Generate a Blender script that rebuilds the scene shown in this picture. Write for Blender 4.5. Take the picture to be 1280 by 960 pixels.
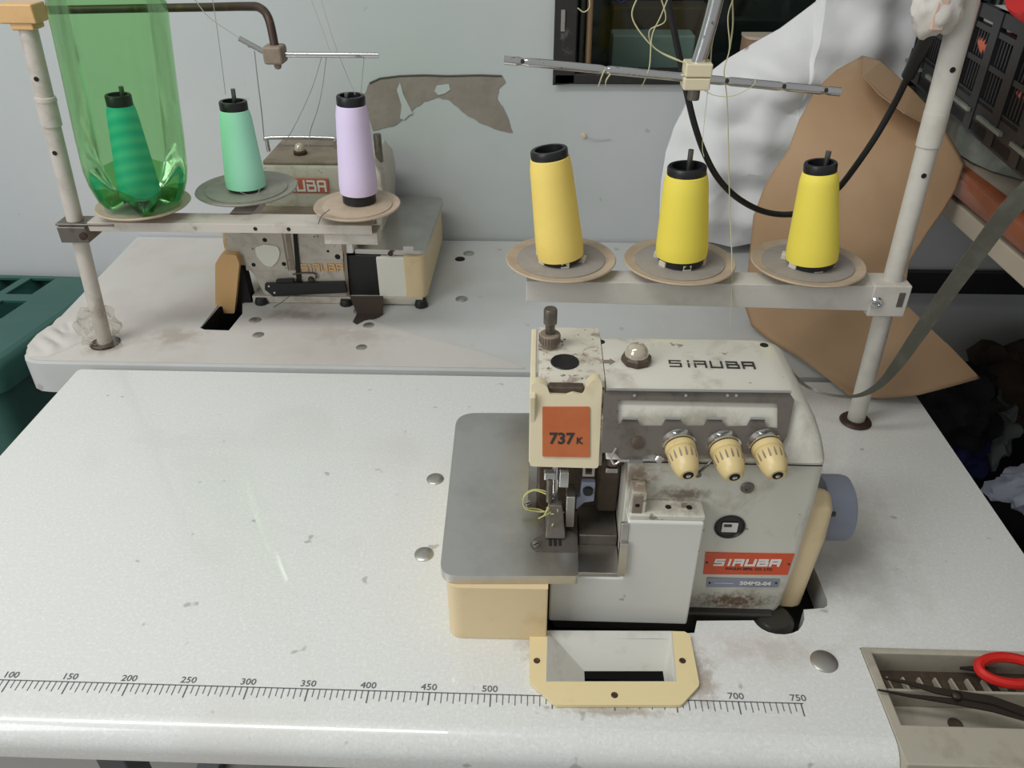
import bpy, bmesh, math, random
from mathutils import Vector, Matrix, noise
random.seed(7)
for o in list(bpy.data.objects): bpy.data.objects.remove(o)
SC = bpy.context.scene
COL = SC.collection
# ------------------------------------------------------------ camera
F, PITCH, ROLL, YAW = 996.22, math.radians(33.7105), math.radians(-0.1432), math.radians(2.094)
CAM = Vector((0.53261, -0.39883, 0.57063))
def cam_axes():
    cp, sp = math.cos(PITCH), math.sin(PITCH)
    Zr = Matrix.Rotation(YAW, 3, 'Z')
    fw, up, rt = Zr @ Vector((0, cp, -sp)), Zr @ Vector((0, sp, cp)), Zr @ Vector((1, 0, 0))
    c, s = math.cos(ROLL), math.sin(ROLL)
    return c*rt + s*up, -s*rt + c*up, fw
RT, UP, FW = cam_axes()
cd = bpy.data.cameras.new('camera'); cam = bpy.data.objects.new('camera', cd); COL.objects.link(cam)
cd.sensor_width = 36; cd.sensor_fit = 'HORIZONTAL'; cd.lens = F/1280*36; cd.clip_start = 0.01
cam.matrix_world = Matrix(((RT.x, UP.x, -FW.x, CAM.x), (RT.y, UP.y, -FW.y, CAM.y), (RT.z, UP.z, -FW.z, CAM.z), (0, 0, 0, 1)))
SC.camera = cam
# ------------------------------------------------------------ light
w = bpy.data.worlds.new('room_light'); SC.world = w; w.use_nodes = True
w.node_tree.nodes['Background'].inputs[0].default_value = (0.95, 0.97, 0.96, 1)
w.node_tree.nodes['Background'].inputs[1].default_value = 0.40
def area(name, loc, target, size, sy, power, color):
    l = bpy.data.lights.new(name, 'AREA'); l.shape = 'RECTANGLE'; l.size = size; l.size_y = sy; l.energy = power; l.color = color
    o = bpy.data.objects.new(name, l); COL.objects.link(o); o.location = loc
    if target: o.rotation_euler = (Vector(target)-Vector(loc)).to_track_quat('-Z', 'Y').to_euler()
area('ceiling_tube_light', (-0.45, -0.2, 1.75), None, 1.5, 0.3, 20, (1, 0.99, 0.96))
area('doorway_daylight', (-1.3, -1.2, 1.2), (0.4, 0.3, 0.1), 1.0, 1.4, 22, (0.93, 0.97, 1))
SC.view_settings.view_transform = 'Standard'; SC.view_settings.look = 'None'
SC.view_settings.gamma = 1; SC.view_settings.use_curve_mapping = False
SC.view_settings.exposure = -0.06

# ------------------------------------------------------------ measuring on real planes
def ray(px, py): return FW + RT*((px-640)/F) - UP*((py-480)/F)
def atZ(px, py, z=0.0):
    r = ray(px, py); return CAM + r*((z-CAM.z)/r.z)
def atY(px, py, y):
    r = ray(px, py); return CAM + r*((y-CAM.y)/r.y)
def atX(px, py, x):
    r = ray(px, py); return CAM + r*((x-CAM.x)/r.x)
def atP(px, py, n, p0):
    r = ray(px, py); n = Vector(n); return CAM + r*(n.dot(Vector(p0)-CAM)/n.dot(r))

# ------------------------------------------------------------ materials
def lin(c):
    f = lambda v: (v/255/12.92) if v <= 10 else ((v/255+0.055)/1.055)**2.4
    return (f(c[0]), f(c[1]), f(c[2]), 1)
def mat(name, rgb, rough=0.5, metal=0.0, dirt=None, scale=20, thr=(0.55, 0.7), speck=None, bump=0, bscale=60, coat=0, wave=None, detail=6, dist=0.0, spots=None):
    m = bpy.data.materials.new(name); m.use_nodes = True; nt = m.node_tree; N = nt.nodes; L = nt.links
    b = N['Principled BSDF']; b.inputs['Roughness'].default_value = rough; b.inputs['Metallic'].default_value = metal
    b.inputs['Coat Weight'].default_value = coat; b.inputs['Coat Roughness'].default_value = 0.03
    tc = N.new('ShaderNodeTexCoord'); cur = None
    base = lin(rgb); b.inputs['Base Color'].default_value = base
    def layer(cur, col, sc, t0, t1, amt, det=6, dd=0.0):
        n = N.new('ShaderNodeTexNoise'); n.inputs['Scale'].default_value = sc; n.inputs['Detail'].default_value = det; n.inputs['Roughness'].default_value = 0.65
        n.inputs['Distortion'].default_value = dd
        L.new(tc.outputs['Object'], n.inputs['Vector'])
        r = N.new('ShaderNodeMapRange'); r.inputs[1].default_value = t0; r.inputs[2].default_value = t1; r.inputs[4].default_value = amt
        L.new(n.outputs['Fac'], r.inputs[0])
        x = N.new('ShaderNodeMix'); x.data_type = 'RGBA'; L.new(r.outputs[0], x.inputs[0])
        if cur is None: x.inputs[6].default_value = base
        else: L.new(cur, x.inputs[6])
        x.inputs[7].default_value = lin(col); return x.outputs[2]
    if dirt: cur = layer(cur, dirt[0], scale, thr[0], thr[1], dirt[1], detail, dist)
    if speck:
        for s in speck: cur = layer(cur, s[0], s[1], s[2], s[3], s[4], 2)
    for sc_, rr, col, amt, nsc in (spots or []):
        g = N.new('ShaderNodeNewGeometry'); vm = N.new('ShaderNodeVectorMath'); vm.operation = 'SUBTRACT'; vm.inputs[1].default_value = sc_; L.new(g.outputs['Position'], vm.inputs[0])
        vd = N.new('ShaderNodeVectorMath'); vd.operation = 'DIVIDE'; vd.inputs[1].default_value = rr; L.new(vm.outputs[0], vd.inputs[0])
        vl = N.new('ShaderNodeVectorMath'); vl.operation = 'LENGTH'; L.new(vd.outputs[0], vl.inputs[0])
        f = N.new('ShaderNodeMapRange'); f.inputs[1].default_value = 1.0; f.inputs[2].default_value = 0.2; L.new(vl.outputs['Value'], f.inputs[0])
        n = N.new('ShaderNodeTexNoise'); n.inputs['Scale'].default_value = nsc; n.inputs['Detail'].default_value = 6; n.inputs['Roughness'].default_value = 0.7; L.new(g.outputs['Position'], n.inputs['Vector'])
        ad = N.new('ShaderNodeMath'); ad.operation = 'MULTIPLY_ADD'; ad.inputs[1].default_value = 0.35; L.new(f.outputs[0], ad.inputs[0]); L.new(n.outputs['Fac'], ad.inputs[2])
        r = N.new('ShaderNodeMapRange'); r.inputs[1].default_value = 0.62; r.inputs[2].default_value = 0.85; r.inputs[4].default_value = amt; L.new(ad.outputs[0], r.inputs[0])
        gt = N.new('ShaderNodeMath'); gt.operation = 'MULTIPLY'; L.new(r.outputs[0], gt.inputs[0]); L.new(f.outputs[0], gt.inputs[1]); gt.use_clamp = True
        g2 = N.new('ShaderNodeMath'); g2.operation = 'MULTIPLY'; g2.inputs[1].default_value = 1.8; g2.use_clamp = True; L.new(gt.outputs[0], g2.inputs[0])
        x = N.new('ShaderNodeMix'); x.data_type = 'RGBA'; L.new(g2.outputs[0], x.inputs[0])
        if cur is None: x.inputs[6].default_value = base
        else: L.new(cur, x.inputs[6])
        x.inputs[7].default_value = lin(col); cur = x.outputs[2]
    if wave:
        wv = N.new('ShaderNodeTexWave'); wv.wave_type = 'BANDS'; wv.bands_direction = 'Z'
        wv.inputs['Scale'].default_value = wave[1]; wv.inputs['Distortion'].default_value = wave[3]; wv.inputs['Detail'].default_value = 2; wv.inputs['Detail Scale'].default_value = 2
        mp = N.new('ShaderNodeMapping'); mp.inputs['Rotation'].default_value = (wave[4], 0.2, 0) if len(wave) > 4 else (0.25, 0.1, 0)
        L.new(tc.outputs['Object'], mp.inputs[0]); L.new(mp.outputs[0], wv.inputs['Vector'])
        mm = N.new('ShaderNodeMath'); mm.operation = 'MULTIPLY'; mm.inputs[1].default_value = wave[2]; L.new(wv.outputs['Fac'], mm.inputs[0])
        x = N.new('ShaderNodeMix'); x.data_type = 'RGBA'; L.new(mm.outputs[0], x.inputs[0])
        if cur is None: x.inputs[6].default_value = base
        else: L.new(cur, x.inputs[6])
        x.inputs[7].default_value = lin(wave[0]); cur = x.outputs[2]
    if cur is not None: L.new(cur, b.inputs['Base Color'])
    if bump:
        n = N.new('ShaderNodeTexNoise'); n.inputs['Scale'].default_value = bscale; n.inputs['Detail'].default_value = 5
        L.new(tc.outputs['Object'], n.inputs['Vector'])
        bp = N.new('ShaderNodeBump'); bp.inputs['Strength'].default_value = bump; bp.inputs['Distance'].default_value = 0.002
        L.new(n.outputs['Fac'], bp.inputs['Height']); L.new(bp.outputs[0], b.inputs['Normal'])
    return m
def film(name, rgb, gloss=0.12, rough=0.08):
    m = bpy.data.materials.new(name); m.use_nodes = True; nt = m.node_tree; N = nt.nodes; L = nt.links
    N.remove(N['Principled BSDF']); out = N['Material Output']
    t = N.new('ShaderNodeBsdfTransparent'); t.inputs[0].default_value = (*rgb, 1)
    g = N.new('ShaderNodeBsdfGlossy'); g.inputs['Roughness'].default_value = rough; g.inputs[0].default_value = (1, 1, 1, 1)
    f = N.new('ShaderNodeFresnel'); f.inputs[0].default_value = 1.45
    a = N.new('ShaderNodeMath'); a.operation = 'MULTIPLY'; a.inputs[1].default_value = gloss*6; L.new(f.outputs[0], a.inputs[0])
    x = N.new('ShaderNodeMixShader'); L.new(a.outputs[0], x.inputs[0]); L.new(t.outputs[0], x.inputs[1]); L.new(g.outputs[0], x.inputs[2])
    L.new(x.outputs[0], out.inputs[0]); return m

M = {}
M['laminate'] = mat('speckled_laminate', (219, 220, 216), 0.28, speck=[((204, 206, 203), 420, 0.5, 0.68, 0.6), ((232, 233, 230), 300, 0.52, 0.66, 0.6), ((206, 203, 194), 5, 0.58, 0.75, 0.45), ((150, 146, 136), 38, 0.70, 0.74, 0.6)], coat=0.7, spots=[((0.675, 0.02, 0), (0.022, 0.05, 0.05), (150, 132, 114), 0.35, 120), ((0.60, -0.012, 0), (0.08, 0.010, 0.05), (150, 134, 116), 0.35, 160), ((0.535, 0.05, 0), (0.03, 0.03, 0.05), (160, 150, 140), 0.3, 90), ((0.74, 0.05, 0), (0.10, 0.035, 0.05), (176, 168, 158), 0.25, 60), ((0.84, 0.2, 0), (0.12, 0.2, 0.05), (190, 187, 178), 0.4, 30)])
M['laminate_edge'] = mat('laminate_edge', (206, 207, 206), 0.4)
M['rear_top'] = mat('dusty_laminate', (196, 198, 196), 0.45, dirt=((180, 174, 166), 0.5), scale=4, thr=(0.45, 0.7), speck=[((150, 135, 122), 22, 0.68, 0.74, 0.5)])
M['cover_sheet'] = mat('dusty_cover', (200, 196, 190), 0.6, dirt=((182, 170, 160), 0.6), scale=6, thr=(0.45, 0.75), bump=0.15, bscale=25, spots=[((0.17, 0.63, 0), (0.10, 0.035, 0.1), (140, 126, 114), 0.35, 40), ((0.02, 0.56, 0), (0.08, 0.05, 0.1), (160, 148, 136), 0.4, 30), ((-0.07, 0.53, 0), (0.05, 0.04, 0.1), (156, 142, 130), 0.45, 60), ((0.27, 0.57, 0), (0.12, 0.05, 0.1), (168, 158, 148), 0.3, 40)])  # stains by the machine, plus a painted shadow smear at the pole foot
M['enamel'] = mat('machine_enamel', (204, 201, 188), 0.35, dirt=((128, 112, 90), 0.6), scale=22, thr=(0.54, 0.76), speck=[((96, 78, 62), 70, 0.68, 0.73, 0.7)], coat=0.2, dist=0.4, spots=[((0.618, 0.10, 0.150), (0.030, 0.05, 0.026), (128, 112, 94), 0.55, 60), ((0.655, 0.10, 0.132), (0.04, 0.05, 0.016), (112, 98, 84), 0.5, 110), ((0.715, 0.10, 0.006), (0.06, 0.05, 0.020), (120, 98, 80), 0.6, 190), ((0.66, 0.12, 0.19), (0.10, 0.03, 0.02), (140, 132, 116), 0.4, 50)])
M['enamel_clean'] = mat('machine_cover_enamel', (210, 209, 202), 0.35, speck=[((140, 130, 118), 60, 0.72, 0.76, 0.6)], coat=0.2)
M['enamel_dirty'] = mat('stained_machine_enamel', (204, 198, 182), 0.4, dirt=((110, 84, 66), 0.75), scale=55, thr=(0.53, 0.66), speck=[((60, 46, 40), 120, 0.64, 0.69, 0.9)], dist=0.8)
M['enamel_rear'] = mat('old_machine_enamel', (190, 183, 170), 0.45, dirt=((128, 112, 94), 0.65), scale=28, thr=(0.5, 0.72), speck=[((70, 58, 50), 95, 0.68, 0.72, 0.8)], dist=0.6)
M['deck_grime'] = mat('grimy_deck', (140, 126, 110), 0.6, dirt=((96, 80, 68), 0.6), scale=30, thr=(0.45, 0.7))
M['cream'] = mat('cream_plastic', (222, 200, 158), 0.4, dirt=((190, 160, 110), 0.4), scale=30, thr=(0.55, 0.75))
M['cream_light'] = mat('ivory_plastic', (222, 210, 178), 0.4, dirt=((196, 176, 134), 0.5), scale=30, thr=(0.55, 0.75))
M['cream_frame'] = mat('ivory_frame', (226, 208, 160), 0.4, dirt=((180, 156, 110), 0.4), scale=40, thr=(0.6, 0.8))
M['chute_inside'] = mat('chute_inside', (205, 203, 194), 0.5, dirt=((150, 140, 120), 0.5), scale=40, thr=(0.5, 0.75))
M['tan_plastic'] = mat('tan_plastic', (205, 168, 112), 0.45, dirt=((170, 132, 84), 0.4), scale=25, thr=(0.55, 0.75))
M['peach'] = mat('peach_plastic', (214, 172, 118), 0.45, dirt=((188, 140, 90), 0.3), scale=25)
M['knob'] = mat('knob_plastic', (212, 190, 136), 0.35, dirt=((150, 122, 80), 0.5), scale=90, thr=(0.6, 0.75))
M['steel'] = mat('brushed_steel', (204, 202, 198), 0.3, 1.0, dirt=((150, 147, 140), 0.5), scale=12, thr=(0.45, 0.75), bump=0.02, bscale=300)
M['steel_dull'] = mat('dull_steel', (128, 122, 114), 0.45, 0.85, dirt=((80, 70, 60), 0.6), scale=60, thr=(0.5, 0.7))
M['plate_dark'] = mat('tarnished_plate', (124, 117, 108), 0.42, 0.7, dirt=((66, 56, 50), 0.6), scale=40, thr=(0.5, 0.7))
M['chrome'] = mat('chrome', (205, 205, 205), 0.16, 1.0, speck=[((90, 84, 76), 120, 0.66, 0.72, 0.6)])
M['pinmetal'] = mat('grey_pin_metal', (120, 120, 118), 0.35, 0.9)
M['rust'] = mat('rusty_rod', (72, 56, 48), 0.5, 0.5, dirt=((120, 84, 60), 0.6), scale=60)
M['capmetal'] = mat('cap_metal', (184, 182, 176), 0.38, 0.9, dirt=((120, 110, 98), 0.5), scale=80)
M['black'] = mat('black_plastic', (26, 26, 28), 0.4)
M['blackrub'] = mat('black_rubber', (22, 22, 23), 0.45)
M['ink'] = mat('ruler_ink', (92, 92, 96), 0.5)
M['inkdark'] = mat('dark_ink', (52, 50, 48), 0.5)
M['grease'] = mat('greasy_metal', (84, 72, 62), 0.5, 0.4, dirt=((110, 92, 74), 0.6), scale=90, thr=(0.5, 0.66), bump=0.4, bscale=200)
M['hole'] = mat('dark_hole', (14, 13, 12), 0.8)
M['underbase'] = mat('under_casting', (70, 68, 64), 0.35, 0.5)
M['orange'] = mat('orange_plate', (206, 78, 34), 0.4, dirt=((150, 50, 24), 0.4), scale=60)
M['badge'] = mat('rust_orange_badge', (184, 96, 48), 0.3, dirt=((205, 120, 70), 0.5), scale=20, thr=(0.4, 0.7), coat=0.4)
M['bluegrey'] = mat('blue_grey_plastic', (134, 140, 156), 0.45)
M['plate_blue'] = mat('blue_grey_plate', (140, 144, 158), 0.35, 0.3)
M['white'] = mat('white_letter', (225, 222, 215), 0.4)
M['whiteplate'] = mat('white_plastic', (226, 224, 212), 0.4)
M['redbadge'] = mat('faded_red_badge', (196, 98, 74), 0.5, dirt=((216, 150, 128), 0.5), scale=60)
M['glass_dome'] = mat('glass_dome', (190, 180, 160), 0.08, 0.3, coat=1)
M['stand'] = mat('stand_paint', (206, 202, 192), 0.4, dirt=((170, 160, 145), 0.5), scale=25, thr=(0.5, 0.75))
M['stand_l'] = mat('old_stand_paint', (196, 188, 178), 0.45, dirt=((140, 124, 112), 0.6), scale=30, thr=(0.5, 0.75))
M['disc'] = mat('dusty_disc', (186, 168, 146), 0.55, dirt=((140, 118, 100), 0.5), scale=30, thr=(0.45, 0.75))
M['disc_in'] = mat('disc_pad', (152, 146, 140), 0.7, dirt=((120, 108, 98), 0.5), scale=30, thr=(0.45, 0.75))
M['disc_grey'] = mat('grey_disc', (150, 146, 136), 0.5, dirt=((104, 98, 88), 0.6), scale=20, thr=(0.45, 0.7))
M['clip'] = mat('white_clip', (206, 200, 186), 0.5)
def thread_mat(n, c, c2, c3): return mat(n, c, 0.6, dirt=(c3, 0.45), scale=14, thr=(0.4, 0.75), wave=(c2, 260, 0.35, 3))
M['yellow'] = thread_mat('yellow_thread', (246, 228, 92), (232, 210, 70), (240, 218, 74))
M['yellow_warm'] = thread_mat('warm_yellow_thread', (248, 222, 122), (236, 204, 96), (238, 200, 100))
M['mint'] = thread_mat('mint_thread', (180, 245, 216), (148, 230, 196), (162, 236, 206))
M['lilac'] = thread_mat('lilac_thread', (228, 212, 242), (208, 192, 228), (238, 226, 248))
M['teal'] = mat('teal_thread', (30, 190, 182), 0.6, wave=((120, 225, 200), 22, 0.4, 0.5, 0.35))
M['bottle'] = film('green_bottle_plastic', (0.64, 0.88, 0.60), 0.10, 0.12)
M['bottle_thick'] = film('thick_green_bottle_plastic', (0.40, 0.70, 0.40), 0.16, 0.15)
M['wrap'] = film('clear_wrap', (0.93, 0.92, 0.90), 0.04, 0.3)
M['wall'] = mat('painted_plaster', (200, 201, 202), 0.7, dirt=((186, 193, 192), 0.9), scale=1.2, thr=(0.4, 0.65), speck=[((150, 148, 140), 30, 0.74, 0.77, 0.5)], bump=0.06, bscale=12)
M['plaster'] = mat('bare_plaster', (150, 141, 132), 0.9, dirt=((128, 118, 108), 0.6), scale=14, thr=(0.4, 0.65), bump=0.6, bscale=90)
M['plaster_dark'] = mat('plaster_dark_edge', (84, 80, 78), 0.9)
M['floor'] = mat('floor_cement', (150, 148, 143), 0.8, dirt=((120, 116, 108), 0.6), scale=5)
M['frame_dark'] = mat('black_window_frame', (40, 38, 38), 0.45, dirt=((110, 104, 98), 0.6), scale=50, thr=(0.6, 0.7))
M['alcove'] = mat('dark_teal_wall', (52, 62, 60), 0.8)
M['brass'] = mat('tan_rod', (150, 124, 92), 0.4, 0.3)
M['winglass'] = film('window_glass', (0.80, 0.86, 0.84), 0.08, 0.05)
M['brownbox'] = mat('brown_board', (140, 112, 90), 0.8)
M['palebox'] = mat('pale_board', (190, 204, 194), 0.7)
M['fabric_white'] = mat('white_fabric', (230, 230, 229), 0.75, dirt=((212, 212, 214), 0.5), scale=6, thr=(0.4, 0.7), bump=0.15, bscale=30)
M['kraft'] = mat('kraft_paper', (178, 146, 112), 0.65, dirt=((166, 132, 98), 0.6), scale=5, thr=(0.4, 0.7), bump=0.12, bscale=16)
M['crate'] = mat('black_crate_plastic', (30, 30, 32), 0.4)
M['greycloth'] = mat('grey_cloth', (190, 186, 180), 0.8, dirt=((225, 220, 215), 0.8), scale=16, thr=(0.5, 0.6))
M['red'] = mat('red_cloth', (214, 44, 44), 0.65, bump=0.2, bscale=20)
M['redplastic'] = mat('red_plastic', (205, 40, 34), 0.35)
M['wood'] = mat('orange_wood_edge', (140, 80, 52), 0.35, dirt=((120, 58, 30), 0.6), scale=18, thr=(0.45, 0.65), coat=0.3)
M['woodtop'] = mat('cream_counter', (176, 164, 146), 0.6)
M['plasticbag'] = mat('grey_green_bag', (112, 116, 106), 0.3, dirt=((150, 152, 140), 0.6), scale=18, thr=(0.5, 0.65), bump=0.3, bscale=30)
M['strap'] = mat('grey_green_strap', (80, 80, 70), 0.35, dirt=((100, 100, 88), 0.6), scale=40, thr=(0.5, 0.65))
M['green'] = mat('green_crate_plastic', (46, 88, 80), 0.4, dirt=((66, 104, 96), 0.6), scale=8, thr=(0.45, 0.7))
M['tray'] = mat('grey_tray_plastic', (172, 166, 150), 0.5, dirt=((120, 112, 98), 0.5), scale=30, thr=(0.5, 0.7))
M['iron'] = mat('dark_iron', (74, 66, 60), 0.4, 0.8)
M['darkcloth'] = mat('black_cloth', (20, 20, 22), 0.9, bump=0.2, bscale=30)
M['bluecloth'] = mat('navy_cloth', (28, 34, 84), 0.9)
M['greycloth2'] = mat('grey_green_cloth', (96, 104, 100), 0.85, bump=0.2, bscale=30)
M['palecloth'] = mat('pale_blue_cloth', (170, 176, 192), 0.8, bump=0.2, bscale=30)
M['browncloth'] = mat('brown_cloth', (62, 50, 42), 0.9)
M['thread_pale'] = mat('pale_thread', (196, 192, 150), 0.7)
M['thread_grey'] = mat('grey_thread', (168, 164, 160), 0.7)
M['thread_yel'] = mat('green_yellow_thread', (190, 188, 120), 0.7)
M['tape'] = mat('dusty_white_tape', (206, 200, 192), 0.7, bump=0.3, bscale=60)
M['skin_tape'] = mat('pinkish_tape', (212, 184, 164), 0.6)
M['legsteel'] = mat('table_leg_steel', (120, 122, 124), 0.5, 0.5)

# ------------------------------------------------------------ mesh helpers
def finish(name, bm, m, parent=None, bevel=0, smooth=True, seg=2, extra=None):
    bmesh.ops.remove_doubles(bm, verts=bm.verts, dist=1e-6)
    bmesh.ops.recalc_face_normals(bm, faces=bm.faces)
    me = bpy.data.meshes.new(name); bm.to_mesh(me); bm.free()
    me.materials.append(M[m] if isinstance(m, str) else m)
    for e in (extra or []): me.materials.append(M[e])
    o = bpy.data.objects.new(name, me); COL.objects.link(o)
    if smooth:
        me.shade_smooth(); me.set_sharp_from_angle(angle=math.radians(38))
    if bevel:
        b = o.modifiers.new('bevel', 'BEVEL'); b.width = bevel; b.segments = seg; b.limit_method = 'ANGLE'; b.angle_limit = math.radians(38); b.harden_normals = True
    if parent:
        o.parent = parent
        o.matrix_parent_inverse = Matrix.Translation(parent.location).inverted()
    return o
def tag(o, label, cat, group=None, kind=None):
    o['label'] = label
    if cat: o['category'] = cat
    if group: o['group'] = group
    if kind: o['kind'] = kind
    return o
def thing(name, label, cat, loc=(0, 0, 0), group=None):
    o = bpy.data.objects.new(name, None); COL.objects.link(o); o.location = loc; o.empty_display_size = 0.02
    return tag(o, label, cat, group)
def struct(o): o['kind'] = 'structure'; return o
def box(bm, x0, x1, y0, y1, z0, z1, mtx=None):
    r = bmesh.ops.create_cube(bm, size=1); vs = r['verts']
    for v in vs: v.co = Vector(((x0+x1)/2+v.co.x*(x1-x0), (y0+y1)/2+v.co.y*(y1-y0), (z0+z1)/2+v.co.z*(z1-z0)))
    if mtx:
        for v in vs: v.co = mtx @ v.co
    return vs
def loft(bm, rings, cap=True, closed=True):
    rs = [[bm.verts.new(p) for p in r] for r in rings]; n = len(rs[0])
    for a, b in zip(rs, rs[1:]):
        for i in range(n if closed else n-1):
            j = (i+1) % n
            try: bm.faces.new((a[i], a[j], b[j], b[i]))
            except ValueError: pass
    if cap: bm.faces.new(rs[0][::-1]); bm.faces.new(rs[-1])
    return rs
def frame_of(d):
    d = Vector(d).normalized(); a = Vector((0, 0, 1)) if abs(d.z) < 0.9 else Vector((1, 0, 0))
    u = d.cross(a).normalized(); return u, d.cross(u).normalized(), d
def tube(bm, pts, r, n=10, cap=True):
    pts = [Vector(p) for p in pts]; rings = []; u = None
    for i, p in enumerate(pts):
        d = (pts[min(i+1, len(pts)-1)]-pts[max(i-1, 0)]).normalized()
        if u is None: u = frame_of(d)[0]
        u = (u-d*u.dot(d)).normalized(); v = d.cross(u)
        rr = r[i] if isinstance(r, (list, tuple)) else r
        rings.append([p+(u*math.cos(2*math.pi*k/n)+v*math.sin(2*math.pi*k/n))*rr for k in range(n)])
    loft(bm, rings, cap)
def lathe(bm, prof, p0, d=(0, 0, 1), n=32, cap=True):
    """prof: list of (radius, distance along axis)"""
    u, v, d = frame_of(d); p0 = Vector(p0)
    rings = [[p0+d*h+(u*math.cos(2*math.pi*k/n)+v*math.sin(2*math.pi*k/n))*max(r, 1e-5) for k in range(n)] for r, h in prof]
    loft(bm, rings, cap)
def smooth_path(pts, sub=6):
    pts = [Vector(p) for p in pts]; out = []
    P = [2*pts[0]-pts[1]]+pts+[2*pts[-1]-pts[-2]]
    for i in range(1, len(P)-2):
        for s in range(sub):
            t = s/sub; a, b, c, d = P[i-1], P[i], P[i+1], P[i+2]
            out.append(0.5*((2*b)+(c-a)*t+(2*a-5*b+4*c-d)*t*t+(3*b-a-3*c+d)*t**3))
    out.append(pts[-1]); return out
def plate(bm, outer, holes, off):
    """flat polygon (3-D points) with holes, thickened by vector off"""
    edges = []
    loops = []
    for lp in [outer]+list(holes):
        vs = [bm.verts.new(p) for p in lp]; loops.append(vs)
        for i in range(len(vs)): edges.append(bm.edges.new((vs[i], vs[(i+1) % len(vs)])))
    n0 = Vector((0, 0, 0)); o = outer
    for i in range(len(o)): n0 += Vector(o[i]).cross(Vector(o[(i+1) % len(o)]))
    r = bmesh.ops.triangle_fill(bm, edges=edges, use_beauty=True, use_dissolve=False, normal=n0.normalized())
    fs = [g for g in r['geom'] if isinstance(g, bmesh.types.BMFace)]
    off = Vector(off); mp = {}
    for lp in loops:
        for v in lp: mp[v] = bm.verts.new(v.co+off)
    for f in fs:
        try: bm.faces.new([mp[v] for v in reversed(f.verts)])
        except ValueError: pass
    for lp in loops:
        for i in range(len(lp)):
            a, b = lp[i], lp[(i+1) % len(lp)]
            bm.faces.new((a, b, mp[b], mp[a]))
def rounded(poly, r, n=4):
    """round the corners of a 3-D polygon"""
    out = []; P = [Vector(p) for p in poly]; N = len(P)
    for i in range(N):
        a, b, c = P[i-1], P[i], P[(i+1) % N]
        rr = r[i] if isinstance(r, (list, tuple)) else r
        if rr <= 0: out.append(b); continue
        d1, d2 = (a-b), (c-b); q = min(rr, d1.length*0.45, d2.length*0.45)
        p1, p2 = b+d1.normalized()*q, b+d2.normalized()*q
        for k in range(n+1):
            t = k/n; out.append(p1*(1-t)**2+b*2*t*(1-t)+p2*t*t)
    return out
def circle(c, r, u, v, n=20): return [Vector(c)+Vector(u)*math.cos(2*math.pi*k/n)*r+Vector(v)*math.sin(2*math.pi*k/n)*r for k in range(n)]
def sheet(bm, outline, center, rings=14, disp=None, sub=4):
    """surface spanned between a centre and an outline of 3-D points"""
    ol = []
    n = len(outline)
    for i in range(n):
        a, b = Vector(outline[i]), Vector(outline[(i+1) % n])
        for s in range(sub): ol.append(a.lerp(b, s/sub))
    c = Vector(center); R = []
    for k in range(1, rings+1):
        t = k/rings; R.append([c.lerp(p, t) for p in ol])
    if disp: R = [[disp(p, (k+1)/rings) for p in r] for k, r in enumerate(R)]; c = disp(c, 0)
    cv = bm.verts.new(c); prev = None
    for r in R:
        vs = [bm.verts.new(p) for p in r]
        for i in range(len(vs)):
            j = (i+1) % len(vs)
            if prev is None: bm.faces.new((cv, vs[i], vs[j]))
            else: bm.faces.new((prev[i], vs[i], vs[j], prev[j]))
        prev = vs
def text(name, body, loc, xdir, ydir, size, m, parent, bold=0.0, ext=0.0002, sx=1.0, align='CENTER'):
    c = bpy.data.curves.new(name, 'FONT'); c.body = body; c.size = size; c.extrude = ext; c.offset = bold; c.align_x = align; c.align_y = 'CENTER'; c.resolution_u = 3
    t = bpy.data.objects.new('tmp', c); COL.objects.link(t)
    me = bpy.data.meshes.new_from_object(t.evaluated_get(bpy.context.evaluated_depsgraph_get()))
    bpy.data.objects.remove(t)
    x = Vector(xdir).normalized(); y = Vector(ydir); y = (y-x*y.dot(x)).normalized(); z = x.cross(y)
    me.transform(Matrix(((x.x*sx, y.x, z.x, loc[0]), (x.y*sx, y.y, z.y, loc[1]), (x.z*sx, y.z, z.z, loc[2]), (0, 0, 0, 1))))
    me.materials.clear(); me.materials.append(M[m])
    o = bpy.data.objects.new(name, me); COL.objects.link(o)
    o.parent = parent; o.matrix_parent_inverse = Matrix.Translation(parent.location).inverted(); return o
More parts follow.
